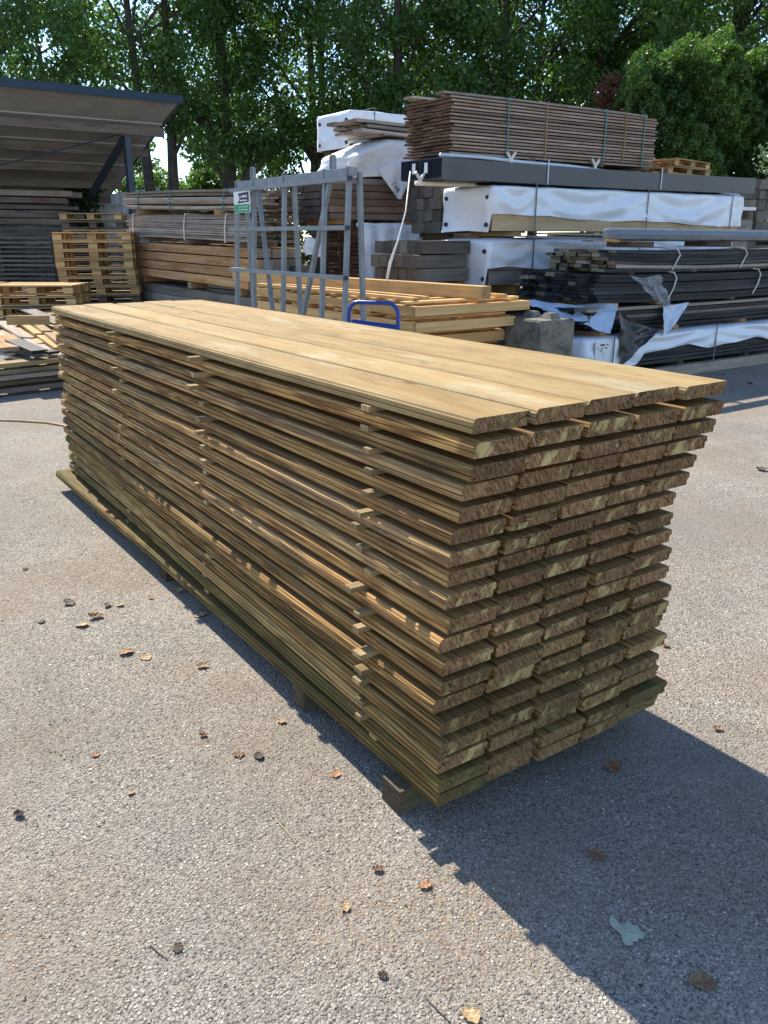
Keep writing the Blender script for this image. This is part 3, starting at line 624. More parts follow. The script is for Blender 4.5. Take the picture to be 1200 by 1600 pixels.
# pale pallets low at the left
pq = W(12.6, -5.15)
for k in range(6):
    pallet('l', (pq.x + U(-.04, .04), pq.y + U(-.04, .04), k * .157), math.radians(-30) + U(-.06, .06), f'sunlit pale pallet, {ORD[5-k]} from above in the low pile at the left edge', 'low pile of pale pallets')
pq2 = W(12.9, -6.5)
for k in range(6):
    pallet('l', (pq2.x + U(-.04, .04), pq2.y + U(-.04, .04), k * .155), math.radians(-33) + U(-.06, .06), f'pale pallet, {ORD[5-k]} from above in the cut-off pile at the frame edge', 'cut-off pile of pale pallets')
for k in range(2):
    o_ = pallet('l', (10.62 + .03 * k, 8.35, 2.415 + k * .103), math.radians(8 + 5 * k), ['lower', 'upper'][k] + ' of two light pallets lying on the far end of the charcoal beams', 'pallets on the charcoal beams'); o_.scale = (1, 1, .7)
# thin dark frames stacked under the shed
pf = W(20.0, -8.6)
def make_frame():
    t = thing('stacking_frame', 'frame', 'frame')
    for y in (-.5, .5):
        mb = MB(); mb.box((0, y, .075), (1.9, .09, .04), 0); mb.build('rail', M['sleeper'], t)
    for x in (-.9, -.1, .7):
        mb = MB(); mb.box((x, 0, .028), (.09, 1.1, .054), 1); mb.build('crosspiece', M['dkpallet'], t)
    return t
fr0 = None
for k in range(15):
    o = make_frame() if fr0 is None else copy_tree(fr0); fr0 = fr0 or o
    o.location = (pf.x + U(-.02, .02), pf.y + U(-.02, .02), .1 + k * .098); o.scale = (1.15, 1.15, 1.0); o.rotation_euler = (0, 0, math.radians(-36))
    tag(o, f'thin wooden frame, {ORD[14-k]} from above in the airy frame stack under the shed', 'frame', 'stacked frames under the shed')
mb = MB(); mb.box((pf.x, pf.y, .049), (2.3, 1.25, .098), 0, Matrix.Rotation(math.radians(-36), 3, 'Z')); solo('base_platform', mb, M['dkpallet'], 'low dark platform under the stack of thin frames', 'platform')
a_ = W(16.4, -8.2, .68); b_ = W(16.0, -6.3, .68)
mb = MB(); mb.beam(a_, b_, .2, .14, (1, .25, 0)); t_ = solo('timber_rail', mb, M['greyplank'], 'long pale timber lying behind the low pale pallets', 'timber')
for i, f_ in enumerate((.15, .85)):
    c_ = a_.lerp(b_, f_); mb = MB(); mb.box((c_.x, c_.y, .304), (.14, .14, .606), 2); solo('timber_prop', mb, M['dkpallet'], ['left', 'right'][i] + ' upright block carrying the long pale timber', 'prop')

# =====================================================================  sleepers and centre stacks
for k in range(3):
    for j in range(6):
        z = 1.075 + (2 - k) * .158 + .075; xs = 5.93 - (.06 if k == 1 else 0) + U(-.02, .02)
        mb = MB(); mb.box((xs + 1.0, 8.08 + j * .158, z), (2.0, .152, .148), 0, None, (U(.75, 1.2), 0, 0), 0, .004) if not (8.08 + j * .158 < 8.72) else mb.box((xs + .38, 8.08 + j * .158, z), (.72, .152, .148), 0, None, (U(.75, 1.25), 0, 0), 0, .004)
        solo('sleeper', mb, M['sleeper'], f'grey sleeper end left of the lower white pack, {ORD[k]} layer, {["nearest","second","third","fourth","fifth","farthest"][j]} in the row', 'sleeper', 'grey sleepers left of the white packs')
for k in range(4):
    mb = MB(); mb.box((6.25, 8.46, .13 + k * .245), (.8, .92, .24 - .006), 1, None, (U(.7, 1.), 0, 0)); solo('support_block', mb, M['sleeper'], f'broad timber block below the grey sleepers, {ORD[3-k]} of four', 'timber block', 'blocks below the grey sleepers')
for i, x in enumerate((6.0, 6.55)):
    mb = MB(); mb.box((x, 8.46, 1.028), (.1, .92, .075), 1); solo('bearer', mb, M['pallet'], ['left', 'right'][i] + ' batten under the grey sleepers beside the white packs', 'bearer')
for k in range(4):
    for j in range(4):
        mb = MB(); mb.box((7.5 + U(-.03, .03), 8.80 + j * .155, 1.70 + (3 - k) * .143), (1.5, .148, .137), 0, None, (U(.7, 1.2), 0, 0), 0, .005)
        solo('sleeper', mb, M['sleeper'], f'dark sleeper under the beam ends, {ORD[k]} layer, {["nearest","second","third","farthest"][j]} end', 'sleeper', 'dark sleepers behind the upper white pack')
for i, x in enumerate((6.95, 8.0)):
    mb = MB(); mb.box((x, 9.03, 1.60), (.1, .62, .05), 1); solo('bearer', mb, M['bearer'], ['left', 'right'][i] + ' batten below the dark sleepers behind the white pack', 'bearer')
for k in range(5):
    mb = MB(); mb.box((7.5, 9.1 + .05, .16 + k * .3), (1.4, .3, .28), 0); solo('timber_block', mb, M['dkbeam'], f'dark timber deep behind the white packs, {ORD[4-k]} of five', 'timber block', 'dark timbers behind the packs')
# brown squared beams
for k in range(5):
    for j in range(4):
        z = 1.845 + (4 - k) * .092; mb = MB(); xs = 5.9 + U(-.03, .03)
        mb.box((xs + 1.6, 10.12 + j * .24, z), (3.2, .23, .082), 0, None, (U(.8, 1.25), 0, 0), 0, .003)
        solo('brown_beam', mb, M['dkbeam'], f'brown squared beam under the white tarpaulin, {ORD[k]} layer, {["front","second","third","rear"][j]} row', 'beam', 'brown beams in the centre stack')
for i, x in enumerate((6.1, 7.2, 8.6)):
    mb = MB(); mb.box((x, 10.48, 1.773), (.09, .95, .055), 1); solo('bearer', mb, M['pallet'], ['left', 'middle', 'right'][i] + ' batten below the brown squared beams', 'bearer')
for k in range(14):
    for j in range(3):
        xs = 6.36 + U(-.02, .02); mb = MB(); mb.beam((xs, 10.12 + j * .29, .97 + (13 - k) * .0555), (9.0, 10.12 + j * .29, .97 + (13 - k) * .0555), .27, .044, (U(.75, 1.25), 0, 0), 0, 1, 0, 0, .002)
        solo('brown_board', mb, M['brown'], f'reddish brown board below the brown beams, {ORD[k]} layer, {["front","middle","back"][j]} row', 'board', 'reddish boards in the centre stack')
for k in range(4):
    mb = MB(); mb.box((7.6, 10.4, .12 + k * .235), (2.6, .8, .228), 0); solo('timber_block', mb, M['dkbeam'], f'heavy timber at the foot of the centre stack, {ORD[3-k]} of four', 'timber block', 'timbers at the foot of the centre stack')
# draped cloth over the reddish boards
def cloth(u, v):
    x = 6.32 + u * 1.05; 
    y = 10.08 - .10 - .05 * v; z = 1.765 - v * (.86 - .45 * min(1, max(0, (u - .3) * 2.2)))
    f = .03 * math.sin(u * 26 + .6 * math.sin(v * 3)) * (.4 + v) + .012 * nz3(u * 9, v * 5)
    if v < .08: y = 10.05 + .02 * (v); 
    return Vector((x + .05 * v * math.sin(v * 3), y + f - .035, z + .008 * nz3(u * 5, v * 5)))
mb = MB(); mb.grid(cloth, 48, 24); solo('draped_cloth', mb, M['wrap'], 'white sheet hanging in folds over the reddish boards beside the grey sleepers', 'sheet', None, None, True)
# tarpaulin pack over brown beams
TB = (7.0, 10.5, 2.25)
t = thing('tarpaulin_pack', 'timber pack under a crumpled bright white tarpaulin, above the brown beams', 'timber pack', TB)
mb = MB(); mb.box((7.6, 10.55, 2.30), (2.7, .94, .075), 0, None, (.9, 0, 0)); mb.build('pallet_deck', M['greyplank'], t, TB)
def lowt(s, tt): return 2.34 + (.03 * math.sin(tt * 9)) if s != 3 else 2.36
def shape_tarp():
    mb = wrap_shell(6.33, 8.9, 10.05, 10.98, 2.36, 2.84, .02, .045, 21., 130, 12, .05, lowt)
    out = []
    for p in mb.v:
        x, y, z = p; f = min(1., max(0., (x - 6.3) / .6)); zz = 2.36 + (z - 2.36) * (.55 + .45 * f) if z > 2.36 else z
        out.append((x, y, zz))
    mb.v = out; return mb
shape_tarp().build('tarpaulin', M['tarp'], t, TB, True)
def flap(u, v):
    w = 1 - v * .85; x = 6.93 + (u - .5) * .62 * w + .05 * v; z = 2.50 - v * .42
    return Vector((x, 10.0 - .03 - .05 * v + .02 * math.sin(u * 9 + v * 5), z))
mb = MB(); mb.grid(flap, 14, 16); mb.build('hanging_flap', M['tarp'], t, TB, True)
mb = MB()
for i, (dx, dz, w, h) in enumerate(((-.05, .0, .012, .05), (-.02, .02, .04, .012), (.01, -.01, .012, .06), (.04, .0, .03, .012), (.03, -.03, .04, .012), (-.07, .05, .03, .01), (-.02, .07, .03, .01))):
    mb.box((6.93 + dx, 9.925, 2.22 + dz), (w, .004, h), 0, Matrix.Rotation(-.5, 3, 'Y'))
mb.build('printed_marks', M['ink'], t, TB)
mb = MB(); mb.tube([(7.0, 9.9, 2.1), (6.96, 9.8, 1.95), (6.83, 9.6, 1.6), (6.6, 9.3, 1.35), (6.45, 9.12, 1.12)], .007, 6); 
mb2 = MB(); mb2.tube([atD(641, 268, 9.6), atD(634, 330, 9.3), atD(622, 375, 9.0), atD(610, 410, 8.9), atD(604, 440, 8.85), atD(603, 462, 8.85)], [.008, .008, .009, .016, .011, .006], 7)
solo('hanging_strap', mb2, M['strapw'], 'loose white strap hanging from the tarpaulin corner down over the grey sleepers', 'strap', None, None, True)
# white wrapped pack high at the back with grey planks in front of it
def lowc(s, tt): return 2.83 + (.05 if s == 0 else 0)
wrapped_pack('highest white wrapped pack behind the jutting grey planks, seen against the trees', 6.88, 10.3, 11.05, 12.0, 2.83, 3.34, lowc, M['brown'], 3, (7.3,), True, 14.)
for k in range(5):
    mb = MB(); mb.box((8.55, 11.5, .283 + k * .565 - .005), (3.2, .85, .545), 0); solo('timber_block', mb, M['dkbeam'], f'bulky dark timber block under the highest white pack, {ORD[4-k]} of five', 'timber block', 'blocks under the highest white pack')
for i in range(9):
    lv = i // 3; j = i % 3
    xs = 6.45 + [0.0, -.02, -.05][j] + .05 * lv * (1 if lv < 2 else -.5) + U(-.05, .05)
    mb = MB(); mb.beam((xs, 10.12 + j * .25 + .03 * lv, 2.935 + lv * .062), (8.9, 10.2 + j * .25, 2.90 + lv * .062), .22, .04, (U(.9, 1.4), 0, 0), 0, 4, .004, 0, .003)
    solo('grey_plank', mb, M['greyplank'], f'weathered grey plank jutting out over the tarpaulin, {["lowest","middle","top"][lv]} layer, {["front","middle","back"][j]} row', 'plank', 'grey planks on the tarpaulin pack')
for i, x in enumerate((6.75, 8.3)):
    mb = MB(); mb.box((x, 10.45, 2.895), (.08, .8, .035), 1); solo('batten', mb, M['greyplank'], ['left', 'right'][i] + ' batten between the tarpaulin and the grey planks', 'batten')

# =====================================================================  left timber: larch beams and strapped bundles (slightly tilted, running away to the left)
fl = W(14.4, -4.26); nr = W(10.9, -1.62)
dv = (nr - fl).normalized(); sdv = Vector((dv.y, -dv.x, 0))   # to the rear side of the pile
if sdv.dot(Vector((1, 0, 0))) < 0: sdv = -sdv
def lr(s, off, z, tilt): 
    p = fl + (nr - fl) * s + sdv * off; return Vector((p.x, p.y, z - tilt * s))
for k in range(4):
    for j in range(3):
        z = .98 + (3 - k) * .133 + .062
        e = 1.0 + U(-.01, .01) - (.06 if k == 3 else 0)
        mb = MB(); mb.beam(lr(0 + U(-.012, .012), .11 + j * .23, z, .06), lr(e, .11 + j * .23, z, .06), .215, .117, (U(.75, 1.25), 0, 0), 0, 4, 0, 0, .003)
        solo('larch_beam', mb, M['beam'], f'orange brown larch beam, {ORD[k]} of four layers, {["front","middle","back"][j]} row behind the pallets', 'beam', 'larch beams behind the pallets')
for k in range(6):
    for j in range(2):
        z = .80 - k * .135; mb = MB(); s0 = .02 + .01 * k
        mb.beam(lr(s0 + U(-.01, .01), .14 + j * .27, z + .0, .05), lr(.98 + U(-.02, .02), .14 + j * .27, z, .05), .25, .125, (U(.9, 1.25), 0, 0), 0, 4, 0, 0, .003)
        solo('grey_beam', mb, M['sleeper'], f'grey squared beam below the larch beams, {ORD[k]} of six layers, {["front","back"][j]} row', 'beam', 'grey beams below the larch beams')
for s_, nm in ((.08, 'far'), (.5, 'middle'), (.86, 'near')):
    mb = MB(); z = .92 - .055 * s_; mb.beam(lr(s_, 0.02, z, 0), lr(s_, .62, z, 0), .12, .094, (1, 0, 0)); solo('batten', mb, M['beam'], f'{nm} batten block between larch beams and grey beams', 'batten', 'battens under the larch beams')
    mb = MB(); z = 1.555 - .085 * s_; mb.beam(lr(s_, 0.02, z, 0), lr(s_, .62, z, 0), .11, .062, (1, 0, 0)); solo('batten', mb, M['greyplank'], f'{nm} batten between larch beams and the lower strapped bundle', 'batten', 'battens on the larch beams')
def left_bundle(label, z0, n, tilt, seed, straps, s0, s1, tk, messy, smat):
    base = tuple(lr(.5, .3, z0, tilt)); t = thing('plank_bundle', label, 'plank bundle', base, 0, 'strapped grey plank bundles')
    for k in range(n):
        for j in range(3):
            mb = MB(); a = s0 + U(-.03, .03); b = s1 + U(-.04, .04); z = z0 + tk * (k + .5)
            o1 = .10 + j * .2 + U(-.01, .01) * messy; o2 = .10 + j * .2 + U(-.02, .02) * messy
            mb.beam(lr(a, o1, z, tilt), lr(b, o2, z + U(-.004, .004) * messy, tilt), .18, tk - .006, (U(.6, 1.3), 0, 0), U(-.03, .03) * messy, 6, U(-.008, .01) * messy, 0, .002)
            mb.build('plank', M['greyplank'], t, base)
    for s_ in straps:
        mb = MB(); d = [(lr(s_, -.012, z0 + tk * n + .008, tilt)), (lr(s_ - .012, -.016, z0 + tk * n * .5, tilt)), (lr(s_ - .016, -.010, z0 - .02, tilt))]
        top = lr(s_, .62, z0 + tk * n + .008, tilt)
        mb.tube([top] + d, .011, 6); mb.build('strap', M[smat], t, base)
left_bundle('lower tightly strapped bundle of grey planks with white straps, on the larch beams', 1.60, 11, .09, 1, (.06, .52, .82), -.02, .97, .0305, .4, 'strapw')
left_bundle('upper untidy bundle of warped grey planks with green straps, over the lower bundle', 2.01, 7, .12, 2, (.13, .42, .82), -.03, 1.03, .037, 2.6, 'strapg')
for s_, nm in ((.1, 'far'), (.75, 'near')):
    mb = MB(); z = 1.973 - .1 * s_; mb.beam(lr(s_, .0, z, 0), lr(s_, .6, z, 0), .14, .068, (1, 0, 0)); solo('batten', mb, M['pallet'], f'{nm} batten block between the two strapped grey bundles', 'batten', 'battens between the strapped bundles')

# live-edge slabs behind the steel rack
so_ = W(12.6, -1.75)
for k in range(27):
    z = .95 + k * .0425; n_ = 2
    for j in range(n_):
        off = sdv * (.02 + j * .44 + U(-.06, .06)); p0 = so_ + off + dv * U(-.12, .12); th_ = U(.022, .032)
        mb = MB(); q = p0 - dv * 2.6
        mb.beam((q.x, q.y, z), (p0.x, p0.y, z), U(.32, .44), th_, (U(.6, 1.5), U(0, .15), 0), U(-.02, .02), 8, U(-.004, .004), 0, .007)
        solo('live_edge_slab', mb, M['slab'], f'rough live-edge slab behind the steel rack, layer {k + 1} from below, {["left", "right"][j]} row', 'slab', 'rough slabs behind the steel rack')
for k in range(6):
    mb = MB(); c = so_ - dv * 1.3 + sdv * .24; mb.beam((c.x - dv.x * 1.3, c.y - dv.y * 1.3, .08 + k * .145), (c.x + dv.x * 1.32, c.y + dv.y * 1.32, .08 + k * .145), .9, .138, (1, 0, 0), 0, 1); solo('timber_block', mb, M['sleeper'], f'broad grey timber below the rough slabs, {ORD[5-k]} of six', 'timber block', 'timbers below the rough slabs')
# squared beams with light ends, right of the slabs
for k in range(7):
    for j in range(2):
        p = W(10.9 + .3 * j, -1.32 + .26 * j + U(-.02, .02), .075 + k * .178); q = p - dv * 2.0
        mb = MB(); mb.beam((q.x, q.y, p.z), p, .24, .165, (U(.8, 1.3), 0, 0), 0, 1, 0, 0, .004)
        solo('squared_beam', mb, M['sleeper'], f'grey squared beam seen end-on through the rack, {ORD[6-k]} from above, {["left","right"][j]} column', 'beam', 'squared beams behind the rack')
mb = MB()
pp = W(11.3, -1.06)
def scrapw(u, v): return Vector((pp.x + RT[0] * u * .28 + .02 * math.sin(v * 9), pp.y + RT[1] * u * .28 + .05 * math.sin(u * 7), 1.33 + .25 * (1 - v) * (1 - .3 * u) + .03 * math.sin(u * 5)))
mb.grid(scrapw, 12, 10); solo('plastic_sheet', mb, M['wrap'], 'crumpled scrap of white sheet on the squared beams behind the rack', 'sheet', None, None, True)
for i in range(3):
    p = W(13.5 + .1 * i, -2.2 + .3 * i, 2.13 + .0 * i); q = W(14.5, -3.0 + .3 * i, 2.13)
    mb = MB(); mb.beam(p, W(13.7, -.9 + .1 * i, 2.13 + .075 * i), .3, .07, (1.1, 0, 0)); solo('pale_offcut', mb, M['beam'], ['lower', 'middle', 'upper'][i] + ' pale orange offcut on top of the rough slabs', 'offcut', 'pale offcuts on the slabs')

# =====================================================================  galvanised A-frame rack
RB = (3.7, 7.0, 0)
t = thing('steel_rack', 'tall galvanised A-frame rack with a sign, in front of the pale pallets', 'rack', RB)
YR = [(8.1, 'end'), (7.70, 'mid'), (7.07, 'mid'), (6.34, 'mid'), (5.96, 'end')]
ytop = (5.93, 8.13)
mb = MB(); mb.box((3.74, sum(ytop) / 2, 2.085), (.045, ytop[1] - ytop[0], .06), 1); mb.build('top_rail', M['steel'], t, RB)
for y, tp in YR:
    mb = MB(); mb.beam((3.70, y, 2.05), (3.58, y, 0.0), .038, .035); mb.build('front_leg', M['steel'], t, RB)
    if y not in (7.70, 6.34):
        mb = MB(); mb.beam((3.785, y - .02, 2.08), (3.83, y - .02, 0.0), .038, .035); mb.build('rear_leg', M['steel'], t, RB)
        mb = MB(); mb.beam((3.62, y - .035, .78), (3.82, y - .035, .78), .03, .045); mb.build('crosspiece', M['steel'], t, RB)
    mb = MB(); mb.box((3.74, y + .06, 2.082), (.06, .02, .085), 2); mb.build('clip_plate', M['steel'], t, RB)
for ya, yb in ((7.64, 7.02), (6.27, 6.87)):
    mb = MB(); mb.beam((3.71, ya, 2.04), (3.56, yb, .25), .04, .03); mb.build('brace', M['steel'], t, RB)
for z, x in ((2.03, 3.672), (1.66, 3.645), (1.27, 3.62)):
    mb = MB(); mb.box((x, 7.04, z), (.045, 2.28, .036), 1); mb.build('cross_rail', M['steel'], t, RB)
    mb = MB(); mb.box((x - .005, 5.90, z), (.04, .018, .034)); mb.build('end_plug', M['ink'], t, RB)
for y in (6.28, 7.8):
    mb = MB()
    for a, b in (((-.03, 0), (-.03, .1)), ((.03, 0), (.03, .1)), ((-.03, .1), (.03, .1))):
        mb.beam((3.74, y + a[0], 2.12 + a[1]), (3.74, y + b[0] + 1e-4, 2.12 + b[1]), .022, .022)
    mb.build('lifting_eye', M['steel'], t, RB)
mb = MB(); mb.box((3.72, 5.94, .45), (.2, .012, .96)); mb.build('base_plate', M['steel'], t, RB)
SG = MB(); sx = 3.655; SY0 = 7.9; SZ0 = 1.915
SG.box((sx, SY0, SZ0), (.008, .37, .205)); sg = SG.build('sign', M['label'], t, RB)
def sgp(y, z): return (sx - .0065, SY0 - (y - .5) * .37, SZ0 + (.5 - z) * .205)
mb = MB(); mb.add([sgp(.30, .12), sgp(.95, .06), sgp(.95, .52), sgp(.24, .57), sgp(.36, .42), sgp(.37, .3)], [(0, 1, 2, 3, 4, 5)], [(0, 0, 0)] * 6); mb.build('dark_panel', M['ink'], sg, RB)
mb = MB()
for x0, z0, w, h in ((.42, .25, .035, .06), (.475, .25, .035, .06), (.545, .21, .05, .1), (.61, .21, .05, .1), (.675, .21, .05, .1), (.74, .21, .05, .1), (.805, .21, .05, .1), (.42, .41, .04, .065), (.475, .41, .04, .065), (.53, .41, .04, .065), (.585, .41, .04, .065), (.64, .41, .04, .065), (.695, .41, .04, .065), (.75, .41, .04, .065), (.805, .41, .04, .065)):
    p = sgp(x0 + w / 2, z0 + h / 2); mb.box((sx - .0085, p[1], p[2]), (.002, w * .37, h * .205))
mb.build('lettering', M['label'], sg, RB)
mb = MB(); p = sgp(.5, .8); mb.box((sx - .006, p[1], p[2]), (.004, .345, .075)); mb.build('green_band', M['green'], sg, RB)
mb = MB(); p = sgp(.6, .73); mb.box((sx - .0095, p[1], p[2]), (.002, .22, .009)); p = sgp(.6, .86); mb.box((sx - .0095, p[1], p[2]), (.002, .22, .012)); mb.build('green_lettering', M['lgreen'], sg, RB)

# =====================================================================  platform trolley
a = atD(545, 500, 6.6); b = atD(622, 500, 6.45); a.z = b.z = 0; md = (a + b) / 2; e = (b - a).normalized(); f_ = Vector((-e.y, e.x, 0))
t = thing('platform_trolley', 'platform trolley with a bent blue tube handle, behind the near stack', 'trolley', tuple(md))
w = (b - a).length / 2
def loc(x, z, d=0): return md + e * x + f_ * d + Vector((0, 0, z))
pts = [loc(-w, .2), loc(-w, 1.02)] + [loc(-w + .085 * (1 - math.cos(q * math.pi / 8)), 1.02 + .085 * math.sin(q * math.pi / 8)) for q in range(1, 5)] + [loc(w - .085 + .085 * math.sin(q * math.pi / 8), 1.02 + .085 * math.cos(q * math.pi / 8)) for q in range(0, 5)] + [loc(w, .2)]
mb = MB(); mb.tube(pts, .0165, 10); mb.build('handle', M['bluepaint'], t, tuple(md), True)
mb = MB(); mb.beam(loc(-w + .03, .93), loc(w - .01, .90), .012, .085); mb.build('handle_plate', M['bluepaint'], t, tuple(md))
mb = MB(); mb.beam(loc(0, .18, -.02), loc(0, .18, .8), 2 * w + .06, .04); mb.build('platform', M['navy'], t, tuple(md))
for sx_ in (-w + .03, w - .03):
    for d_ in (.08, .68):
        mb = MB(); c = loc(sx_, .08, d_); mb.tube([c - e * .02, c + e * .02], .08, 16); mb.build('wheel', M['ink'], t, tuple(md), True)
        mb = MB(); mb.box(c + Vector((0, 0, .07)), (.05, .05, .06)); mb.build('castor_bracket', M['steel'], t, tuple(md))

# =====================================================================  pale long pallets, long pale beam, concrete block
def long_pallet(label, x0, x1, y0, y1, z0, z1, n, seed):
    base = ((x0 + x1) / 2, (y0 + y1) / 2, z0); t = thing('long_pallet', label, 'pallet', base, 0, 'pale long pallets')
    h = z1 - z0
    for x in (x0 + .03, (x0 + x1) / 2, x1 - .03):
        mb = MB(); mb.beam((x, y0, z0 + .022 + (h - .066) / 2), (x + U(-.02, .02), y1, z0 + .022 + (h - .066) / 2), .055, h - .048, (U(.9, 1.1), 0, 0), 0, 3, 0, 0, .002); mb.build('runner', M['pale'], t, base)
    mb = MB(); mb.box(((x0 + x1) / 2, y0 - .026, z0 + .022 + (h - .066) / 2), (x1 - x0, .05, h - .05), 0); mb.build('end_board', M['pale'], t, base)
    for i in range(n):
        y = y0 + .12 + (y1 - y0 - .2) * i / (n - 1) + U(-.05, .05); mb = MB(); mb.box(((x0 + x1) / 2 + U(-.02, .02), y, z1 - .011), (x1 - x0 - .01, .1, .021), 0, Matrix.Rotation(U(-.03, .03), 3, 'Z'), (U(.95, 1.15), 0, 0)); mb.build('slat', M['pale'], t, base)
        if i % 2 == 0:
            mb = MB(); mb.box(((x0 + x1) / 2, y + U(-.05, .05), z0 + .0105), (x1 - x0 + .01, .1, .02), 0, None, (U(.95, 1.15), 0, 0)); mb.build('bottom_slat', M['pale'], t, base)
zz = 0
long_pallet('topmost pale long pallet with open slats, behind the trolley', 4.42, 5.82, 6.08, 9.4, .895, 1.03, 11, 0)
long_pallet('second pale long pallet from the top, behind the trolley', 4.42, 5.62, 6.06, 9.3, .755, .89, 11, 1)
long_pallet('third pale long pallet from the top, set back to the right', 4.55, 5.64, 6.2, 9.3, .60, .745, 10, 2)
for k in range(4):
    long_pallet(f'pale long pallet low in the pile, {["fourth","fifth","sixth","bottom"][k]} from the top', 4.5, 5.62, 6.16, 9.3, .455 - k * .148, .595 - k * .148, 9, 3)
mb = MB(); mb.beam((5.24, 6.02, 1.09), (4.55, 10.1, 1.115), .14, .115, (1.05, 0, 0), 0, 4); solo('pale_beam', mb, M['pale'], 'long pale square beam lying on the topmost pale pallet', 'beam')
for i, (xa, ya, xb, yb) in enumerate(((4.55, 6.2, 4.42, 9.2), (4.75, 6.3, 4.62, 9.6), (5.55, 6.1, 5.35, 9.2))):
    mb = MB(); mb.beam((xa, ya, 1.046), (xb, yb, 1.046), .07, .028, (1.1, 0, 0)); solo('pale_lath', mb, M['pale'], ['left', 'middle', 'right'][i] + ' pale lath lying lengthwise on the topmost pale pallet', 'lath', 'laths on the pale pallet')
CB = (5.85, 5.9, 0)
t = thing('concrete_block', 'rough grey concrete stacking block with two studs on top, before the white packs', 'concrete block', CB)
bx0, bx1, by0, by1, bz = 5.60, 6.05, 5.62, 6.14, .84
vs = []; mb = MB()
c_ = .02
prof = [(bx0 + c_, by0), (bx1 - c_, by0), (bx1, by0 + c_), (bx1, by1 - c_), (bx1 - c_, by1), (bx0 + c_, by1), (bx0, by1 - c_), (bx0, by0 + c_)]
vs = [(x, y, 0) for x, y in prof] + [(x, y, bz - .02) for x, y in prof] + [(5.825 + (x - 5.825) * .96, 5.88 + (y - 5.88) * .96, bz) for x, y in prof]
fs = [(i + 8 * l, (i + 1) % 8 + 8 * l, (i + 1) % 8 + 8 * l + 8, i + 8 * l + 8) for l in range(2) for i in range(8)] + [tuple(range(16, 24))]
mb.add(vs, fs, vs); mb.build('block_body', M['conc'], t, CB)
for sx_, sy_ in ((5.83, 5.745), (5.83, 6.0)):
    mb = MB(); r0, r1 = .07, .045
    vs = [(sx_ + q * r0, sy_ + w_ * r0, bz - .001) for q, w_ in ((-1, -1), (1, -1), (1, 1), (-1, 1))] + [(sx_ + q * r1, sy_ + w_ * r1, bz + .055) for q, w_ in ((-1, -1), (1, -1), (1, 1), (-1, 1))]
    mb.add(vs, [(0, 1, 5, 4), (1, 2, 6, 5), (2, 3, 7, 6), (3, 0, 4, 7), (4, 5, 6, 7)], vs); mb.build('stud', M['conc'], t, CB)

# =====================================================================  black board packs at the right front
def board_pack(label, x0, x1, y0, y1, z0, n, tk, nc, sag, straps, smat, mat='blackboard', stag=.06, tilt=0., shift=None):
    base = ((x0 + x1) / 2, (y0 + y1) / 2, z0); t = thing('board_pack', label, 'board pack', base, 0, 'packs of black boards')
    wy = (y1 - y0) / nc
    for k in range(n):
        for j in range(nc):
            sh = shift(k, j) if shift else 0
            mb = MB(); z = z0 + tk * (k + .5); xs = x0 + U(-stag, stag) * (1.6 if j < 2 else 1) + sh
            mb.beam((xs, y0 + wy * (j + .5) + U(-.01, .004), z), (x1, y0 + wy * (j + .5), z - tilt), wy - .004, tk - U(.003, .007), (U(.5, 1.6), 0, 0), U(-.01, .01), 9, sag + U(-.006, .006), 0, .003)
            mb.build('board', M['greyplank' if U(0, 1) < .1 else mat], t, base)
    for x in straps:
        mb = MB(); zt = z0 + tk * n; pts = [(x - .08, y1, zt + .01), (x - .06, y0 + .2, zt + .012), (x, y0 - .004, zt - .01), (x + .03, y0 - .022, zt - .07), (x + .0, y0 - .02, z0 + .12), (x - .08, y0 - .014, z0 - .0)]
        mb.tube(pts, .0085, 6); mb.build('strap', M[smat], t, base)
    return t
# bottom pack with white wrap folded over its top
bt = board_pack('bottom pack of black boards half covered by white wrap, on the ground at right', 6.78, 11.6, 6.16, 7.2, .19, 8, .041, 5, .02, (), 'strapd')
base = tuple(bt.location)
def lowb(s, tt):
    if s == 3: return .20
    if s == 0:
        x = 6.72 + tt * 4.9
        if x < 7.62: return .2
        if x < 7.75: return .2 + (x - 7.62) * 1.0
        return .31 + .055 * math.sin((x - 7.7) * 2.3) * math.sin((x - 7.7) * 2.3) + .012 * math.sin(x * 9)
    return .3
wrap_shell(6.72, 11.62, 6.10, 7.24, .2, .535, .01, .016, 40., 190, 12, .03, lowb, (7.16, 9.0)).build('wrap', M['wrap'], bt, base, True)
for x in (7.16, 9.0):
    mb = MB(); strap_loop(mb, x, 6.075, 7.27, .16, .56, .02); mb.build('strap', M['strapd'], bt, base)
SL = MB(); SL.box((6.98, 6.068, .40), (.24, .006, .22), 0, Matrix.Rotation(.0, 3, 'Y')); sl_ = SL.build('label_sheet', M['label'], bt, base)
mb = MB()
for x, z, w_, h in ((6.97, .475, .075, .018), (7.05, .475, .03, .014), (6.90, .44, .018, .012), (6.965, .44, .028, .012), (7.03, .44, .03, .014), (6.95, .415, .04, .012), (6.98, .385, .012, .01), (7.0, .36, .012, .01)): mb.box((x, 6.0635, z), (w_, .002, h))
mb.build('print', M['ink'], sl_, base)
bearers((7.3, 8.55, 9.9, 11.2), 6.2, 7.15, .105, .185, 'batten under the bottom black board pack', 'battens under the bottom pack', 'dkpallet')
mb = MB(); mb.beam((7.2, 6.12, .065), (11.9, 6.12, .075), .09, .125, (1.15, 0, 0), 0, 10, -.0, 0, .003); solo('bottom_rail', mb, M['greyplank'], 'long grey timber along the ground in front of the bottom black pack', 'timber')
mb = MB(); mb.beam((7.2, 7.0, .052), (11.9, 7.0, .052), .09, .1, (1., 0, 0)); solo('bottom_rail', mb, M['greyplank'], 'rear grey timber on the ground under the bottom black pack', 'timber')
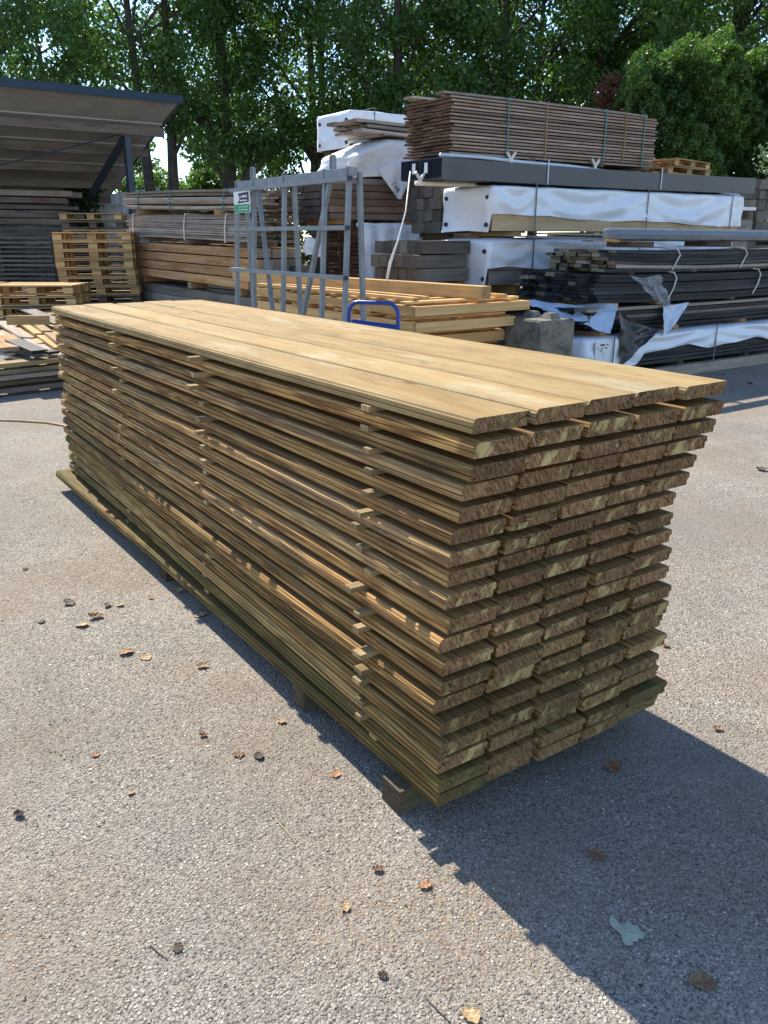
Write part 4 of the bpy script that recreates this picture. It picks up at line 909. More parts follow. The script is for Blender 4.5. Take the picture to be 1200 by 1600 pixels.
# middle pack
board_pack('middle pack of black boards between the white wrapped bottom pack and the bowed boards', 6.82, 11.5, 6.2, 7.15, .605, 6, .041, 5, .012, (), 'strapw')
bearers((7.1, 8.35, 9.7, 11.0), 6.18, 7.1, .555, .602, 'batten between the bottom and middle black packs', 'battens over the bottom pack', 'pallet')
bearers((7.25, 8.0, 9.4, 10.8), 6.18, 7.1, .855, .905, 'wooden batten under the bowed black boards', 'battens over the middle pack', 'pale')
board_pack('wide pack of bowed black boards with ragged ends facing left', 6.88, 11.6, 6.14, 7.25, .91, 7, .043, 9, .03, (8.15, 9.8), 'strapw', stag=.05, shift=lambda k, j: -.03 * (k % 2))
bearers((7.5, 8.6, 9.8, 11.0), 6.2, 7.1, 1.195, 1.24, 'dark batten between the two bowed black packs', 'battens between black packs', 'dkpallet')
board_pack('upper pack of black boards with pale cut ends and white straps', 7.14, 11.5, 6.2, 7.12, 1.225, 6, .039, 8, .032, (8.25, 9.55), 'strapw', 'blackpale', stag=.07)
mb = MB()
for i in range(16): mb.box((7.10 + U(-.03, .02), 6.28 + i * .055, 1.30 + U(-.02, .03)), (.05, .045, .035), 0)
# grey glossy package on top
t = thing('tube_package', 'long dark grey film wrapped package lying on top of the black boards', 'package', (9.2, 6.2, 1.5))
mb = MB(); prof_n = 10
mb.tube([(6.98, 6.16, 1.615), (7.0, 6.16, 1.615), (8.2, 6.16, 1.605), (9.6, 6.16, 1.597), (11.6, 6.16, 1.585)], [.045, .066, .068, .068, .066], 8); mb.build('package_body', M['greypack'], t, (9.2, 6.2, 1.5))
mb = MB(); mb.tube([(6.93, 6.12, 1.555), (7.03, 6.10, 1.55), (7.12, 6.10, 1.545)], [.014, .018, .014], 7); mb.build('tied_end', M['beam'], t, (9.2, 6.2, 1.5))
for i, x in enumerate((7.6, 9.0, 10.5)):
    mb = MB(); mb.box((x, 6.35, 1.506), (.07, .6, .058), 1); solo('batten', mb, M['dkpallet'], ['left', 'middle', 'right'][i] + ' batten under the grey film wrapped package', 'batten', 'battens under the grey package')
for i, (xa, xb, y, z) in enumerate(((7.0, 11.2, 6.42, 1.545), (7.3, 10.6, 6.62, 1.545))):
    mb = MB(); mb.beam((xa, y, z), (xb, y, z), .17, .018, (1.1, 0, 0)); solo('thin_board', mb, M['greyplank'], ['front', 'rear'][i] + ' thin grey board beside the grey film package', 'board')
# hanging sheets
def fsheet(corners, nu, nv, fold, seed, curve=0.):
    A, B, C, D = [Vector(c) for c in corners]; n = (B - A).cross(D - A).normalized(); mb = MB()
    def fn(u, v):
        p = A.lerp(B, u).lerp(D.lerp(C, u), v)
        return p + n * (fold * (math.sin(u * 11 + seed + 3 * v) * .5 + nz3(u * 5 + seed, v * 5) * .9 + .4 * nz3(u * 13, v * 11 + seed))) + Vector((0, 0, -curve * math.sin(u * math.pi) * (1 - v)))
    mb.grid(fn, nu, nv); return mb
mb = fsheet(((6.55, 7.0, .92), (7.18, 6.08, .895), (7.0, 6.0, .60), (6.52, 6.45, .80)), 22, 16, .03, 2., .02)
solo('plastic_sheet', mb, M['bluewrap'], 'pale blue plastic sheet hanging to a point from the left of the middle black pack', 'sheet', None, None, True)
mb = fsheet(((7.22, 6.10, .84), (7.92, 6.06, .60), (7.75, 6.03, .52), (7.28, 6.045, .22)), 20, 16, .03, 5., .06)
solo('black_film', mb, M['blackwrap'], 'torn black film hanging down over the left of the bottom pack', 'film', None, None, True)
mb = fsheet(((8.02, 6.13, .83), (8.45, 6.10, .865), (8.2, 6.08, .62), (7.98, 6.06, .50)), 14, 12, .016, 8.)
solo('plastic_sheet', mb, M['bluewrap'], 'triangular pale flap folded over the middle black pack right of the black film', 'sheet', None, None, True)
mb = fsheet(((7.32, 6.09, 1.20), (7.78, 6.06, 1.19), (8.0, 6.0, .80), (7.86, 6.02, .86)), 20, 20, .05, 11., .03)
solo('clear_film', mb, M['film'], 'torn clear plastic film dangling from the bowed black boards', 'film', None, None, True)

# right edge stack of stone-grey sleepers
for k in range(15):
    for j in range(4):
        z = .085 + k * .168; mb = MB(); p = Vector((13.45 + j * .24 + U(-.03, .03), 8.9 + U(-.05, .03), z))
        if k > 9 or j == 0 or True:
            mb.box((p.x, p.y + .55, z), (.225, 1.2, .155), 1, None, (U(.9, 1.7), 0, 0), 0, .008)
            solo('grey_sleeper', mb, M['sleeper'], f'old sleeper in the far right stack, {("layer " + str(k + 1) + " from the ground")}, {["leftmost", "second", "third", "rightmost"][j]} column', 'sleeper', 'old sleepers at the right edge')
mb = MB(); mb.box((12.5, 8.6, .9), (.9, 1.1, 1.8), 2)
for k in range(11):
    for j in range(2):
        mb = MB(); mb.box((12.72 + .0 * j, 8.75 + j * .5 + U(-.02, .02), .09 + k * .168), (1.0, .45, .15), 0, None, (U(.8, 1.5), 0, 0), 0, .008)
        solo('grey_sleeper', mb, M['sleeper'], f'old sleeper lying crosswise right of the white pack, {ORD[10-k]} from above, {["front","rear"][j]} row', 'sleeper', 'crosswise sleepers right of the white pack')
mb = MB(); mb.beam((12.2, 8.62, 2.02), (13.25, 8.62, 2.02), .25, .05, (3., 0, 1)); solo('white_board', mb, M['label'], 'white board end on the crosswise sleepers right of the white pack', 'board')
for i, x in enumerate((12.35, 13.05)):
    mb = MB(); mb.box((x, 8.75, 1.925), (.1, .5, .13), 1); solo('bearer', mb, M['bearer'], ['left', 'right'][i] + ' block under the white board end', 'bearer')

# =====================================================================  scrap board heap on the left
for k in range(5):
    z = .06 + k * .062; mb = MB(); y = 9.42 + .05 * (k % 2)
    mb.beam((.3 + U(-.1, .1), y - .28, z), (3.1 + U(-.1, .1), y + .12 + .02 * k, z + .0), .2, .045, (U(.9, 1.2) if k < 4 else 1.5, .25 if k == 4 else U(0, .15), 0), 0, 4, U(-.01, .01))
    solo('scrap_board', mb, M[['dkbeam', 'slab', 'brown', 'slab', 'stick'][k]], f'long board at the front of the scrap heap, {ORD[4-k]} of five', 'board', 'front boards of the scrap heap')
for i, (x, y) in enumerate(((.8, 9.4), (1.9, 9.55), (2.7, 9.6))):
    for kk in range(5):
        pass
HEAP = [  # pixel ends with heights: board from A to B, width, thickness, material, label
 ((0, 503), .45, (88, 556), .36, .16, .03, 'greyplank', 'silver grey board sloping down to the right across the scrap heap'),
 ((18, 493), .5, (92, 545), .40, .10, .03, 'pale', 'orange pine board beside the silver board on the scrap heap'),
 ((30, 486), .52, (96, 535), .44, .12, .03, 'stick', 'pale tan board across the right of the scrap heap'),
 ((10, 500), .62, (78, 500), .60, .05, .11, 'pallet', 'brown plank standing on edge on top of the scrap heap'),
 ((38, 482), .60, (95, 505), .52, .17, .02, 'greyplank', 'grey flat board on top of the heap next to the near stack'),
 ((20, 533), .47, (62, 550), .43, .17, .04, 'blackboard', 'black grooved board in the middle of the scrap heap'),
 ((30, 543), .43, (85, 551), .42, .12, .03, 'blackboard', 'black board end sticking out to the right of the scrap heap'),
 ((5, 548), .33, (40, 562), .33, .13, .03, 'greyplank', 'weathered short board low in the middle of the scrap heap'),
 ((0, 527), .46, (22, 545), .44, .30, .045, 'beam', 'broad brown board end at the left frame edge of the heap'),
 ((0, 556), .36, (18, 553), .36, .12, .02, 'label', 'white board tip at the left frame edge of the heap'),
 ((55, 478), .55, (80, 492), .55, .2, .02, 'stick', 'yellowish panel offcut at the back of the scrap heap'),
 ((-10, 495), .42, (30, 510), .42, .2, .03, 'stick', 'sunlit pale board at the back left of the scrap heap'),
 ((60, 505), .42, (95, 522), .42, .22, .02, 'pale', 'light plywood offcut beside the near stack end on the heap'),
 ((15, 515), .40, (70, 536), .40, .3, .02, 'pallet', 'wide worn board under the silver board on the heap'),
 ((-20, 520), .38, (60, 545), .36, .5, .03, 'greyplank', 'broad base board beneath the black boards on the heap'),
]
for A, za, B, zb, w_, th_, mt, lb in HEAP:
    mb = MB(); mb.beam(atz(*A, za), atz(*B, zb), w_, th_, (U(.95, 1.25), 0, 0), U(-.12, .12), 3, 0, 0, .003)
    solo('scrap_board', mb, M[mt], lb, 'board', 'scrap boards in the heap')
for i in range(7):
    p = atz(-30 + i * 18, 520, .2); mb = MB(); mb.beam((p.x - .9, p.y - .1, .17), (p.x + .5, p.y + 2.2 + U(-.4, .4), .26 + U(0, .08)), .3, .24, (U(.8, 1.2), 0, 0), 0, 2)
    solo('scrap_board', mb, M[['pallet', 'stick', 'greyplank'][i % 3]], f'thick buried board inside the scrap heap, {["first","second","third","fourth","fifth","sixth","seventh"][i]} counted from the left', 'board', 'buried boards of the heap')

# =====================================================================  shed
KS = 1.28
P0 = W(17.0 * KS, -4.02 * KS + .22); e1 = -(Vector((RT[0], RT[1], 0)) * math.sin(math.radians(53)) + Vector((FW[0], FW[1], 0)) * math.cos(math.radians(53))); e2 = Vector((e1.y, -e1.x, 0))
if e2.dot(Vector((FW[0], FW[1], 0))) < 0: e2 = -e2
def sh(u, v, z): return P0 + e1 * u + e2 * v + Vector((0, 0, z))
SB = tuple(P0)
ZF = 1.6 + 2.62 * KS - .28; SLP = .32; LEN = 11.5; DEP = 5.9
t = thing('open_shed', 'open timber shed with sloping roof, blue fascia and steel posts at the left', 'shed', SB)
def zr(v): return ZF - SLP * v
mb = MB(); 
def quad(a, b, c, d, th=.03):
    n = Vector((0, 0, th)); vs = [a, b, c, d, a + n, b + n, c + n, d + n]
    mb.add(vs, [(3, 2, 1, 0), (4, 5, 6, 7), (0, 1, 5, 4), (1, 2, 6, 5), (2, 3, 7, 6), (3, 0, 4, 7)], vs)
for i in range(5):
    v0 = i * DEP / 5; v1 = (i + 1) * DEP / 5 + .08
    o = .0 + .006 * i
    quad(sh(0, v0, zr(v0) - .07 * (i) * .5), sh(LEN, v0, zr(v0) - .07 * i * .5), sh(LEN, v1, zr(v1) - .07 * i * .5), sh(0, v1, zr(v1) - .07 * i * .5))
mb.build('roof', M['roofunder'], t, SB)
mb = MB(); mb.beam(sh(-.05, -.05, ZF + .02), sh(LEN, -.05, ZF + .02), .05, .17); mb.build('fascia', M['fascia'], t, SB)
mb = MB(); mb.beam(sh(-.04, 0, zr(0) + .06), sh(-.04, DEP, zr(DEP) - .1), .05, .10); mb.build('verge_trim', M['navy'], t, SB)
for v in (1.09, 2.24, 3.33, 4.35, 5.4):
    mb = MB(); mb.beam(sh(.02, v, zr(v) - .24 - .02 * v), sh(LEN, v, zr(v) - .24 - .02 * v), .12, .2, (U(.8, 1.2), 0, 0), 0, 6, 0, 0, .006); mb.build('purlin', M['purlin'], t, SB)
for u in (.96, 6.7):
    mb = MB(); mb.beam(sh(u, 1.28, 0), sh(u, 1.18, zr(1.15) - .36), .14, .18); mb.build('post', M['navy'], t, SB)
    mb = MB(); mb.beam(sh(u + .02, 1.28, zr(1.15) - .42), sh(u + .02, 4.2, 2.68), .13, .15); mb.build('brace', M['navy'], t, SB)
    mb = MB(); mb.beam(sh(u + .02, 5.6, 0), sh(u + .02, 5.6, zr(5.6) - .5), .12, .14); mb.build('rear_post', M['navy'], t, SB)
for a_, b_ in (((1.0, 1.28, 4.0), (6.7, 1.28, 2.35)), ((6.7, 1.28, 4.1), (3.1, 3.3, 2.55))):
    mb = MB(); mb.tube([sh(*a_), sh(*b_)], .018, 6); mb.build('tie_rod', M['navy'], t, SB)
mb = MB(); mb.box(sh(4.6, DEP - .1, 1.25), (LEN - 1.5, .08, 2.5), 0, Matrix.Rotation(math.atan2(e1.y, e1.x), 3, 'Z')); mb.build('back_wall', M['oldwall'], t, SB)
# long boards stored under the shed
for k in range(9):
    for j in range(2):
        z = 1.25 + k * .17; mb = MB(); u0 = 1.7 + U(0, .9) - .02 * k
        mb.beam(sh(u0, 2.6 + j * .6, z), sh(u0 + 7, 2.6 + j * .6 + .1, z + U(-.01, .01)), .5, .13 if k % 3 else .075, (U(.8, 1.5), 0, 0), 0, 4, U(0, .01))
        solo('stored_board', mb, M['dkpallet' if k % 3 == 0 else 'dkbeam'], f'long board stored under the shed roof, {ORD[8-k]} from above, {["front","rear"][j]} row', 'board', 'boards stored under the shed')
for i, u in enumerate((2.5, 4.5, 7.0)):
    mb = MB(); mb.box(sh(u, 2.9, .58), (.4, 1.2, 1.16), 2, Matrix.Rotation(math.atan2(e1.y, e1.x), 3, 'Z')); solo('storage_trestle', mb, M['dkpallet'], ['right', 'middle', 'left'][i] + ' dark trestle carrying the boards under the shed', 'trestle', 'trestles under the shed')
# grey cladding fence beyond
FB = tuple(W(24, -6.5)); t = thing('metal_fence', 'grey ribbed metal fence beyond the shed post', 'fence', FB)
mb = MB(); 
fa, fb = W(31, -11.6), W(28.5, -7.3)
n_ = 60; vs = []; fs = []
dd = (fb - fa); nn = Vector((dd.y, -dd.x, 0)).normalized()
for i in range(n_ + 1):
    p = fa + dd * i / n_ + nn * (.03 if i % 4 < 2 else 0)
    vs += [p, p + Vector((0, 0, 2.75 + .35 * i / n_))]
for i in range(n_): fs.append((2 * i, 2 * i + 2, 2 * i + 3, 2 * i + 1))
mb.add(vs, fs, vs); mb.build('cladding', M['fence'], t, FB)
for i in range(4):
    p = fa + dd * (i / 3) - nn * .06; mb = MB(); mb.box((p.x, p.y, 1.1), (.08, .08, 2.2), 2); mb.build('fence_post', M['fence'], t, FB)

# =====================================================================  foliage
NR = np.random.default_rng(5)
def leaves(name, mat, cen, size, tint, parent=None, base=(0, 0, 0), droop=.3, aspect=.62, flatn=None):
    n = len(cen)
    d = NR.normal(size=(n, 3)); d[:, 2] -= droop; d /= np.linalg.norm(d, axis=1)[:, None]
    q = NR.normal(size=(n, 3)); q[:, 2] += .6
    s = np.cross(d, q); s /= np.linalg.norm(s, axis=1)[:, None] + 1e-9
    nn = np.cross(s, d)
    sz = size * NR.uniform(.6, 1.25, n)[:, None]
    a = cen - d * sz * .5; b = cen + s * sz * aspect * .5 + nn * sz * .12 - d * sz * .06; c = cen + d * sz * .55; e = cen - s * sz * aspect * .5 + nn * sz * .12 - d * sz * .06
    v = np.stack([a, b, c, e], 1).reshape(-1, 3) - np.array(base)
    me = bpy.data.meshes.new(name); me.vertices.add(4 * n); me.vertices.foreach_set('co', v.astype(np.float32).ravel())
    me.loops.add(4 * n); me.loops.foreach_set('vertex_index', np.arange(4 * n, dtype=np.int32))
    me.polygons.add(n); me.polygons.foreach_set('loop_start', np.arange(0, 4 * n, 4, dtype=np.int32))
    try: me.polygons.foreach_set('loop_total', np.full(n, 4, dtype=np.int32))
    except Exception: pass
    me.update(calc_edges=True); me.validate()
    at = me.attributes.new('tint', 'FLOAT_VECTOR', 'POINT'); tt = np.zeros((4 * n, 3), np.float32); tt[:, 0] = np.repeat(np.clip(tint, 0, 1), 4); at.data.foreach_set('vector', tt.ravel())
    me.materials.append(mat); o = bpy.data.objects.new(name, me); COL.objects.link(o)
    if parent: o.parent = parent
    else: o.location = base
    return o
def clumps(cl, per, rad):
    """leaf positions round clump centres; returns positions and per-leaf tint"""
    n = len(cl); k = NR.integers(0, n, per * n); r = rad[k] if hasattr(rad, '__len__') else np.full(len(k), rad)
    dirs = NR.normal(size=(len(k), 3)); dirs /= np.linalg.norm(dirs, axis=1)[:, None]
    rr = NR.uniform(0, 1, len(k)) ** .45
    p = cl[k] + dirs * (rr * r)[:, None] * np.array([1, 1, .75])
    ct = NR.uniform(0, .6, n)[k] + NR.uniform(0, .45, len(k))
    return p, ct
def tree(label, D, L, h, cr, zb, ncl, per, size, mat, crad=(.5, 1.0), trunks=((0, 0),), tr=.24, group='trees behind the yard', name='broadleaf_tree', lean=0.):
    b = W(D, L); t = thing(name, label, 'tree', tuple(b), 0, group)
    mb = MB(); tops = []
    for (ox, oy) in trunks:
        pts = []; x0 = b + Vector((ox, oy, 0)); wob = U(0, 6)
        for i in range(9):
            f = i / 8; pts.append(x0 + Vector((lean * f + .18 * math.sin(f * 4 + wob) * f + ox * f, .18 * math.cos(f * 3 + wob) * f + oy * f, h * .93 * f)))
        mb.tube(pts, [tr * (1 - .88 * i / 8) * (1.25 if i == 0 else 1) for i in range(9)], 9); tops.append(pts)
    cl = []
    while len(cl) < ncl:
        z = U(0, 1); r = cr * (math.sin(math.pi * min(1, .12 + z * .86)) ** .55); a = U(0, 6.283); q = math.sqrt(U(.05, 1))
        cl.append((b.x + lean * z + math.cos(a) * r * q, b.y + math.sin(a) * r * q, zb + (h - zb) * z))
    cl = np.array(cl)
    for i in range(0, ncl, 3):
        pts = tops[i % len(tops)]; c = Vector(cl[i]); zt = max(1.5, c.z - U(.8, 2.4)); k = min(7, max(0, int(zt / (h * .93) * 8)))
        s0 = pts[k].lerp(pts[k + 1], .5); m = s0.lerp(c, .5) + Vector((0, 0, U(-.1, .35)))
        r0 = tr * (1 - .88 * k / 8) * .42
        mb.tube([s0, m, c], [r0, r0 * .6, .012], 5, caps=False)
    mb.build('trunk', M['bark'], t, tuple(b), True)
    p, ct = clumps(cl, per, NR.uniform(crad[0], crad[1], ncl))
    leaves('crown', mat, p, size, ct, t, tuple(b))
    return t
TREES = [
 ('dark tree with dense crown at the far left above the shed', 27, -11.5, 12.5, 3.0, 3.8, 130, 200, .16, ((0, 0),), .22),
 ('twin-stemmed tree just right of the shed roof', 26.5, -6.75, 13., 3.1, 4.6, 120, 185, .155, ((-.25, .1), (.25, -.1)), .21),
 ('tall tree with straight trunk above the sign of the steel rack', 27.5, -4.85, 13.5, 2.7, 3.9, 150, 195, .155, ((0, 0),), .26),
 ('slender tree with open crown above the steel rack', 29, -2.3, 13., 2.5, 3.2, 92, 170, .155, ((0, 0), (.3, .2)), .2),
 ('dense tree directly behind the highest white pack', 27, .35, 13.5, 3.0, 2.8, 175, 210, .165, ((0, 0),), .25),
 ('dense dark tree above the left end of the brown plank bundle', 28, 3.6, 13.5, 3.3, 2.6, 165, 190, .165, ((0, 0),), .25),
 ('dense tree above the middle of the brown plank bundle', 28.5, 6.9, 13.5, 3.3, 2.4, 165, 190, .165, ((0, 0),), .25),
]
for lb, D, L, h, cr, zb, ncl, per, sz, tk, tr_ in TREES: tree(lb, D, L, h, cr, zb, ncl, int(per * 1.35), sz * .86, M['leafA'], (.5, 1.0), tk, tr_)
tree('brighter yellow-green tree behind the hedge at the upper right', 26, 9.8, 13., 3.5, 3.0, 190, 200, .145, M['leafB'], (.5, .95))
tree('bright feathery tree at the top right corner', 24, 12.4, 12.5, 3.4, 3.2, 170, 190, .14, M['leafB'], (.5, .9))
for i, (D, L, h) in enumerate(((36, -13.5, 13), (37, 2.2, 14.5), (36, 6.2, 14.5), (37, 11, 14.5), (37, -5.9, 12.5), (33, 14.6, 14.5))):
    tree(['tree of the back row showing at the far left edge', 'back-row tree filling the gap above the white pack', 'back-row tree filling the gap above the brown bundle', 'back-row tree behind the bright tree at the right', 'back-row tree glimpsed between the twin stems and the straight trunk', 'back-row tree behind the top right corner'][i], D, L, h, 3.6, 2.5 if i not in (0, 4) else 4.5, 110 if i in (1, 2, 3, 5) else 60, 150, .22, M['leafA'], (.7, 1.25), group='trees of the back row')
def bush(label, name, D, L, w, h, n, per, size, mat, depth=1.2, cat='bush', group=None, zb=0.):
    b = W(D, L); cl = []
    for i in range(n):
        a = U(0, 6.283); q = math.sqrt(U(0, 1)); z = zb + (h - zb) * U(.02, 1); s_ = math.sqrt(max(.05, 1 - ((z - zb) / (h - zb)) ** 2.2))
        o = W(math.sin(a) * q * depth * s_, math.cos(a) * q * w * s_); cl.append((b.x + o.x, b.y + o.y, z))
    cl = np.array(cl); p, ct = clumps(cl, per, NR.uniform(.25, .55, n) * (1 if w < 3 else 1.3))
    p[:, 2] = np.maximum(p[:, 2], .03)
    t = thing(name, label, cat, tuple(b), 0, group); leaves('foliage', mat, p, size, ct, t, tuple(b))
    mb = MB()
    for i in range(0, n, 4): mb.tube([b + Vector((U(-.2, .2), U(-.2, .2), 0)), Vector(cl[i]) * .5 + b * .5, cl[i]], [.035, .022, .008], 5, caps=False)
    mb.build('stem', M['bark'], t, tuple(b)); return t
bush('sunlit bush beyond the yard left of the tree trunks', 'distant_bush', 40, -10.5, 3.2, 4.2, 60, 120, .2, M['leafB'], 1.2, 'bush', 'bushes beyond the yard')
bush('sunlit bush beyond the yard between the two trunks', 'distant_bush', 38, -7.6, 2.6, 4.3, 60, 120, .2, M['leafB'], 1.2, 'bush', 'bushes beyond the yard')
bush('tall hazy bush in the gap left of the shed post', 'distant_bush', 46, -12.6, 3.0, 6.0, 60, 100, .24, M['leafB'], 1.2, 'bush', 'bushes beyond the yard')
bush('tall hazy bush right behind the twin stemmed tree', 'distant_bush', 45, -8.6, 2.6, 5.6, 60, 100, .24, M['leafB'], 1.2, 'bush', 'bushes beyond the yard')
bush('broad green bush beyond the yard right of the straight trunk', 'distant_bush', 34, -4.4, 2.2, 4.6, 70, 130, .17, M['leafB'], 1.2, 'bush', 'bushes beyond the yard')
bush('green bush beyond the yard behind the rack top rail', 'distant_bush', 33, -1.7, 2.2, 4.6, 60, 120, .17, M['leafA'], 1.2, 'bush', 'bushes beyond the yard')
bush('silvery leaved shrub at the right frame edge above the old sleepers', 'silvery_shrub', 16.5, 7.75, .85, 3.6, 60, 120, .085, M['leafS'], .8, 'shrub')
bush('reddish leaved shrub at the left end of the conifer hedge', 'red_shrub', 20.5, 5.25, .7, 4.9, 40, 110, .10, M['leafR'], .7, 'shrub', None, 2.4)
bush('dark ivy climbing at the shed back corner', 'ivy', 25.2, -8.75, .55, 3.3, 60, 120, .12, M['ivy'], .5, 'ivy')
# conifer hedge: one clipped mass of upright sprays
hb = W(19.5, 8.6); t = thing('conifer_hedge', 'tall dense conifer hedge behind the brown plank bundle at the right', 'hedge', tuple(hb))
pts = []; tn = []
n = 185000
for L0, Lr in ((0, 0),):
    u = NR.uniform(-3.5, 6.4, n); zz_ = NR.uniform(0.2, 1, n) ** .8
    top = 5.55 - .2 * np.abs(np.sin(u * 1.1)) - np.clip((-3.05 - u), 0, 3) * 2.2 + .18 * np.sin(u * 7.3) + .2 * np.sin(u * 2.9)
    z = zz_ * top
    bulge = .55 * np.sin(u * 2.6 + .8 * np.sin(z * 1.1)) * .5 + .22 * np.sin(z * 3.1 + u * 4.) + .2 * np.sin(u * 9 + z * 5.3) + .16 * np.sin(u * 17 - z * 11) + .14 * np.sin(u * 5 + z * 15)
    dep = -.9 * (1 - .25 * zz_ ** 3) - bulge * .6 + np.abs(NR.normal(0, .22, n)) + np.where(zz_ > .93, NR.uniform(0, 1.2, n), 0)
    x = hb.x + FW[0] * dep + RT[0] * u; y = hb.y + FW[1] * dep + RT[1] * u
    pts = np.stack([x, y, z], 1); tn = np.clip(.42 + .3 * np.sin(u * 2.6 + .8 * np.sin(z * 1.1)) + .22 * np.sin(z * 3.1 + u * 4.) + NR.normal(0, .2, n), 0, 1)
leaves('sprays', M['leafH'], pts, .09, tn, t, tuple(hb), -.25, .6)
mb = MB()
for i in range(9):
    p = hb + Vector((RT[0], RT[1], 0)) * (-3.2 + i) ; mb.tube([p, p + Vector((0, 0, 2.5)), p + Vector((0, 0, 5.0 if i else 3.2))], [.12, .08, .02], 7)
mb.build('stem', M['bark'], t, tuple(hb))

# =====================================================================  litter on the asphalt
def leaf_mesh(kind, L_):
    """curled leaf outline: list of (along, half width) stations"""
    mb = MB(); n = 9; wob = U(0, 6); curl = U(.15, .5) * (1 if kind != 'flat' else .15); vs = []; fs = []
    for i in range(n + 1):
        f = i / n; hw = L_ * .36 * (math.sin(math.pi * min(1, .06 + f * .94)) ** .8) * (1 + .28 * math.sin(f * 21 + wob)) + .0012
        zc = L_ * curl * .5 * (abs(f - .5) * 2) ** 2
        for q in (-1, -.45, 0, .45, 1):
            vs.append(((f - .5) * L_, q * hw * (1 + .12 * math.sin(f * 13 + q * 4)), .002 + zc * (.6 + .4 * math.sin(wob)) + abs(q) ** 1.6 * hw * curl * 1.1 + .0012 * math.sin(f * 17 + q * 7)))
    for i in range(n):
        for j in range(4): fs.append((i * 5 + j, i * 5 + j + 1, i * 5 + 6 + j, i * 5 + 5 + j))
    if kind != 'flat': mb.add(vs, fs, vs)
    else: mb.add(vs, fs, vs)
    mb.tube([(-L_ * .5, 0, .004), (-L_ * .72, L_ * .06, .003)], L_ * .012, 4)
    return mb
LEAF = [ # px,py,size m, material idx, label
 (150, 965, .055, 0, 'large curled brown leaf in the leaf cluster left of the near stack'),
 (128, 978, .05, 1, 'tan leaf at the left of the leaf cluster beside the near stack'),
 (188, 946, .035, 1, 'pale curled leaf at the upper right of the leaf cluster'),
 (168, 947, .03, 0, 'small brown leaf at the top of the leaf cluster'),
 (108, 943, .05, 2, 'long dark leaf alone above the leaf cluster at left'),
 (65, 972, .04, 2, 'dark curled leaf at the left frame edge beside the leaf cluster'),
 (236, 935, .025, 1, 'small tan leaf right of the leaf cluster'),
 (278, 925, .04, 1, 'tan leaf beside the third bearer block'),
 (312, 962, .05, 1, 'crumpled tan leaf at the shadow edge of the near stack'),
 (197, 1021, .045, 3, 'rusty orange leaf lying below the leaf cluster'),
 (228, 1028, .04, 1, 'yellowish leaf next to the rusty orange leaf'),
 (316, 1042, .035, 1, 'pale yellow leaf alone between leaf cluster and near stack'),
 (405, 1183, .034, 2, 'dark shrivelled leaf in the middle of the sunlit asphalt'),
 (373, 1180, .03, 0, 'brown leaf fragment left of the dark shrivelled leaf'),
 (468, 1100, .035, 0, 'brown leaf at the second bearer block'),
 (440, 1128, .028, 1, 'tan crumb of leaf below the second bearer block'),
 (278, 1482, .03, 2, 'black curled leaf on the sunlit asphalt near the bottom left'),
 (665, 1385, .03, 3, 'orange tan leaf left of the big shadow edge'),
 (590, 1360, .025, 0, 'brown curled leaf above the orange tan leaf'),
 (540, 1418, .025, 1, 'tan leaf fragment in the lower middle sunlit asphalt'),
 (735, 1590, .035, 1, 'tan leaf at the bottom frame edge'),
 (598, 1525, .022, 2, 'dark leaf scrap near the bottom middle'),
 (958, 1200, .05, 0, 'brown twiggy leaf in the shadow by the stack end'),
 (932, 1338, .035, 0, 'brown leaf in the middle of the big shadow'),
 (30, 1275, .026, 2, 'dark leaf scrap at the left frame edge'),
 (40, 890, .028, 0, 'brown leaf above the dark leaf at the left'),
 (525, 1210, .03, 3, 'orange leaf beside the stack shadow at mid length'),
 (318, 1150, .024, 0, 'small brown leaf on the open asphalt at left'),
 (150, 1180, .024, 3, 'small orange leaf on the open asphalt at left'),
 (205, 1240, .022, 1, 'small tan leaf fragment below the small orange leaf'),
 (1190, 735, .06, 2, 'dark leaf on the sunlit asphalt at the right frame edge'),
 (1172, 600, .07, 2, 'dark leaf in the shade before the bottom black pack'),
 (1130, 585, .06, 0, 'brown leaf in the shade close to the ground timber'),
 (1120, 1140, .03, 3, 'reddish leaf right of the stack in sunlight'),
 (1040, 1010, .03, 0, 'brown leaf fragment close to the right side of the stack'),
 (365, 972, .03, 0, 'small brown leaf inside the stack shadow strip'),
]
for i, (px, py, sz, mi, lb) in enumerate(LEAF):
    mb = leaf_mesh('c', sz * U(1.0, 1.4)); o = mb.build('fallen_leaf', M['dry'][mi]); p = atz(px, py, .001); o.location = p; o.rotation_euler = (U(-.15, .15), U(-.15, .15), U(0, 6.28)); tag(o, lb, 'leaf', 'fallen leaves on the asphalt')
mb = leaf_mesh('c', .062); o = mb.build('fallen_leaf', M['dry'][0]); o.location = atz(1097, 1537, .001); o.rotation_euler = (0, 0, 2.35); tag(o, 'large curled brown leaf in the shadow at the bottom right', 'leaf', 'fallen leaves on the asphalt')
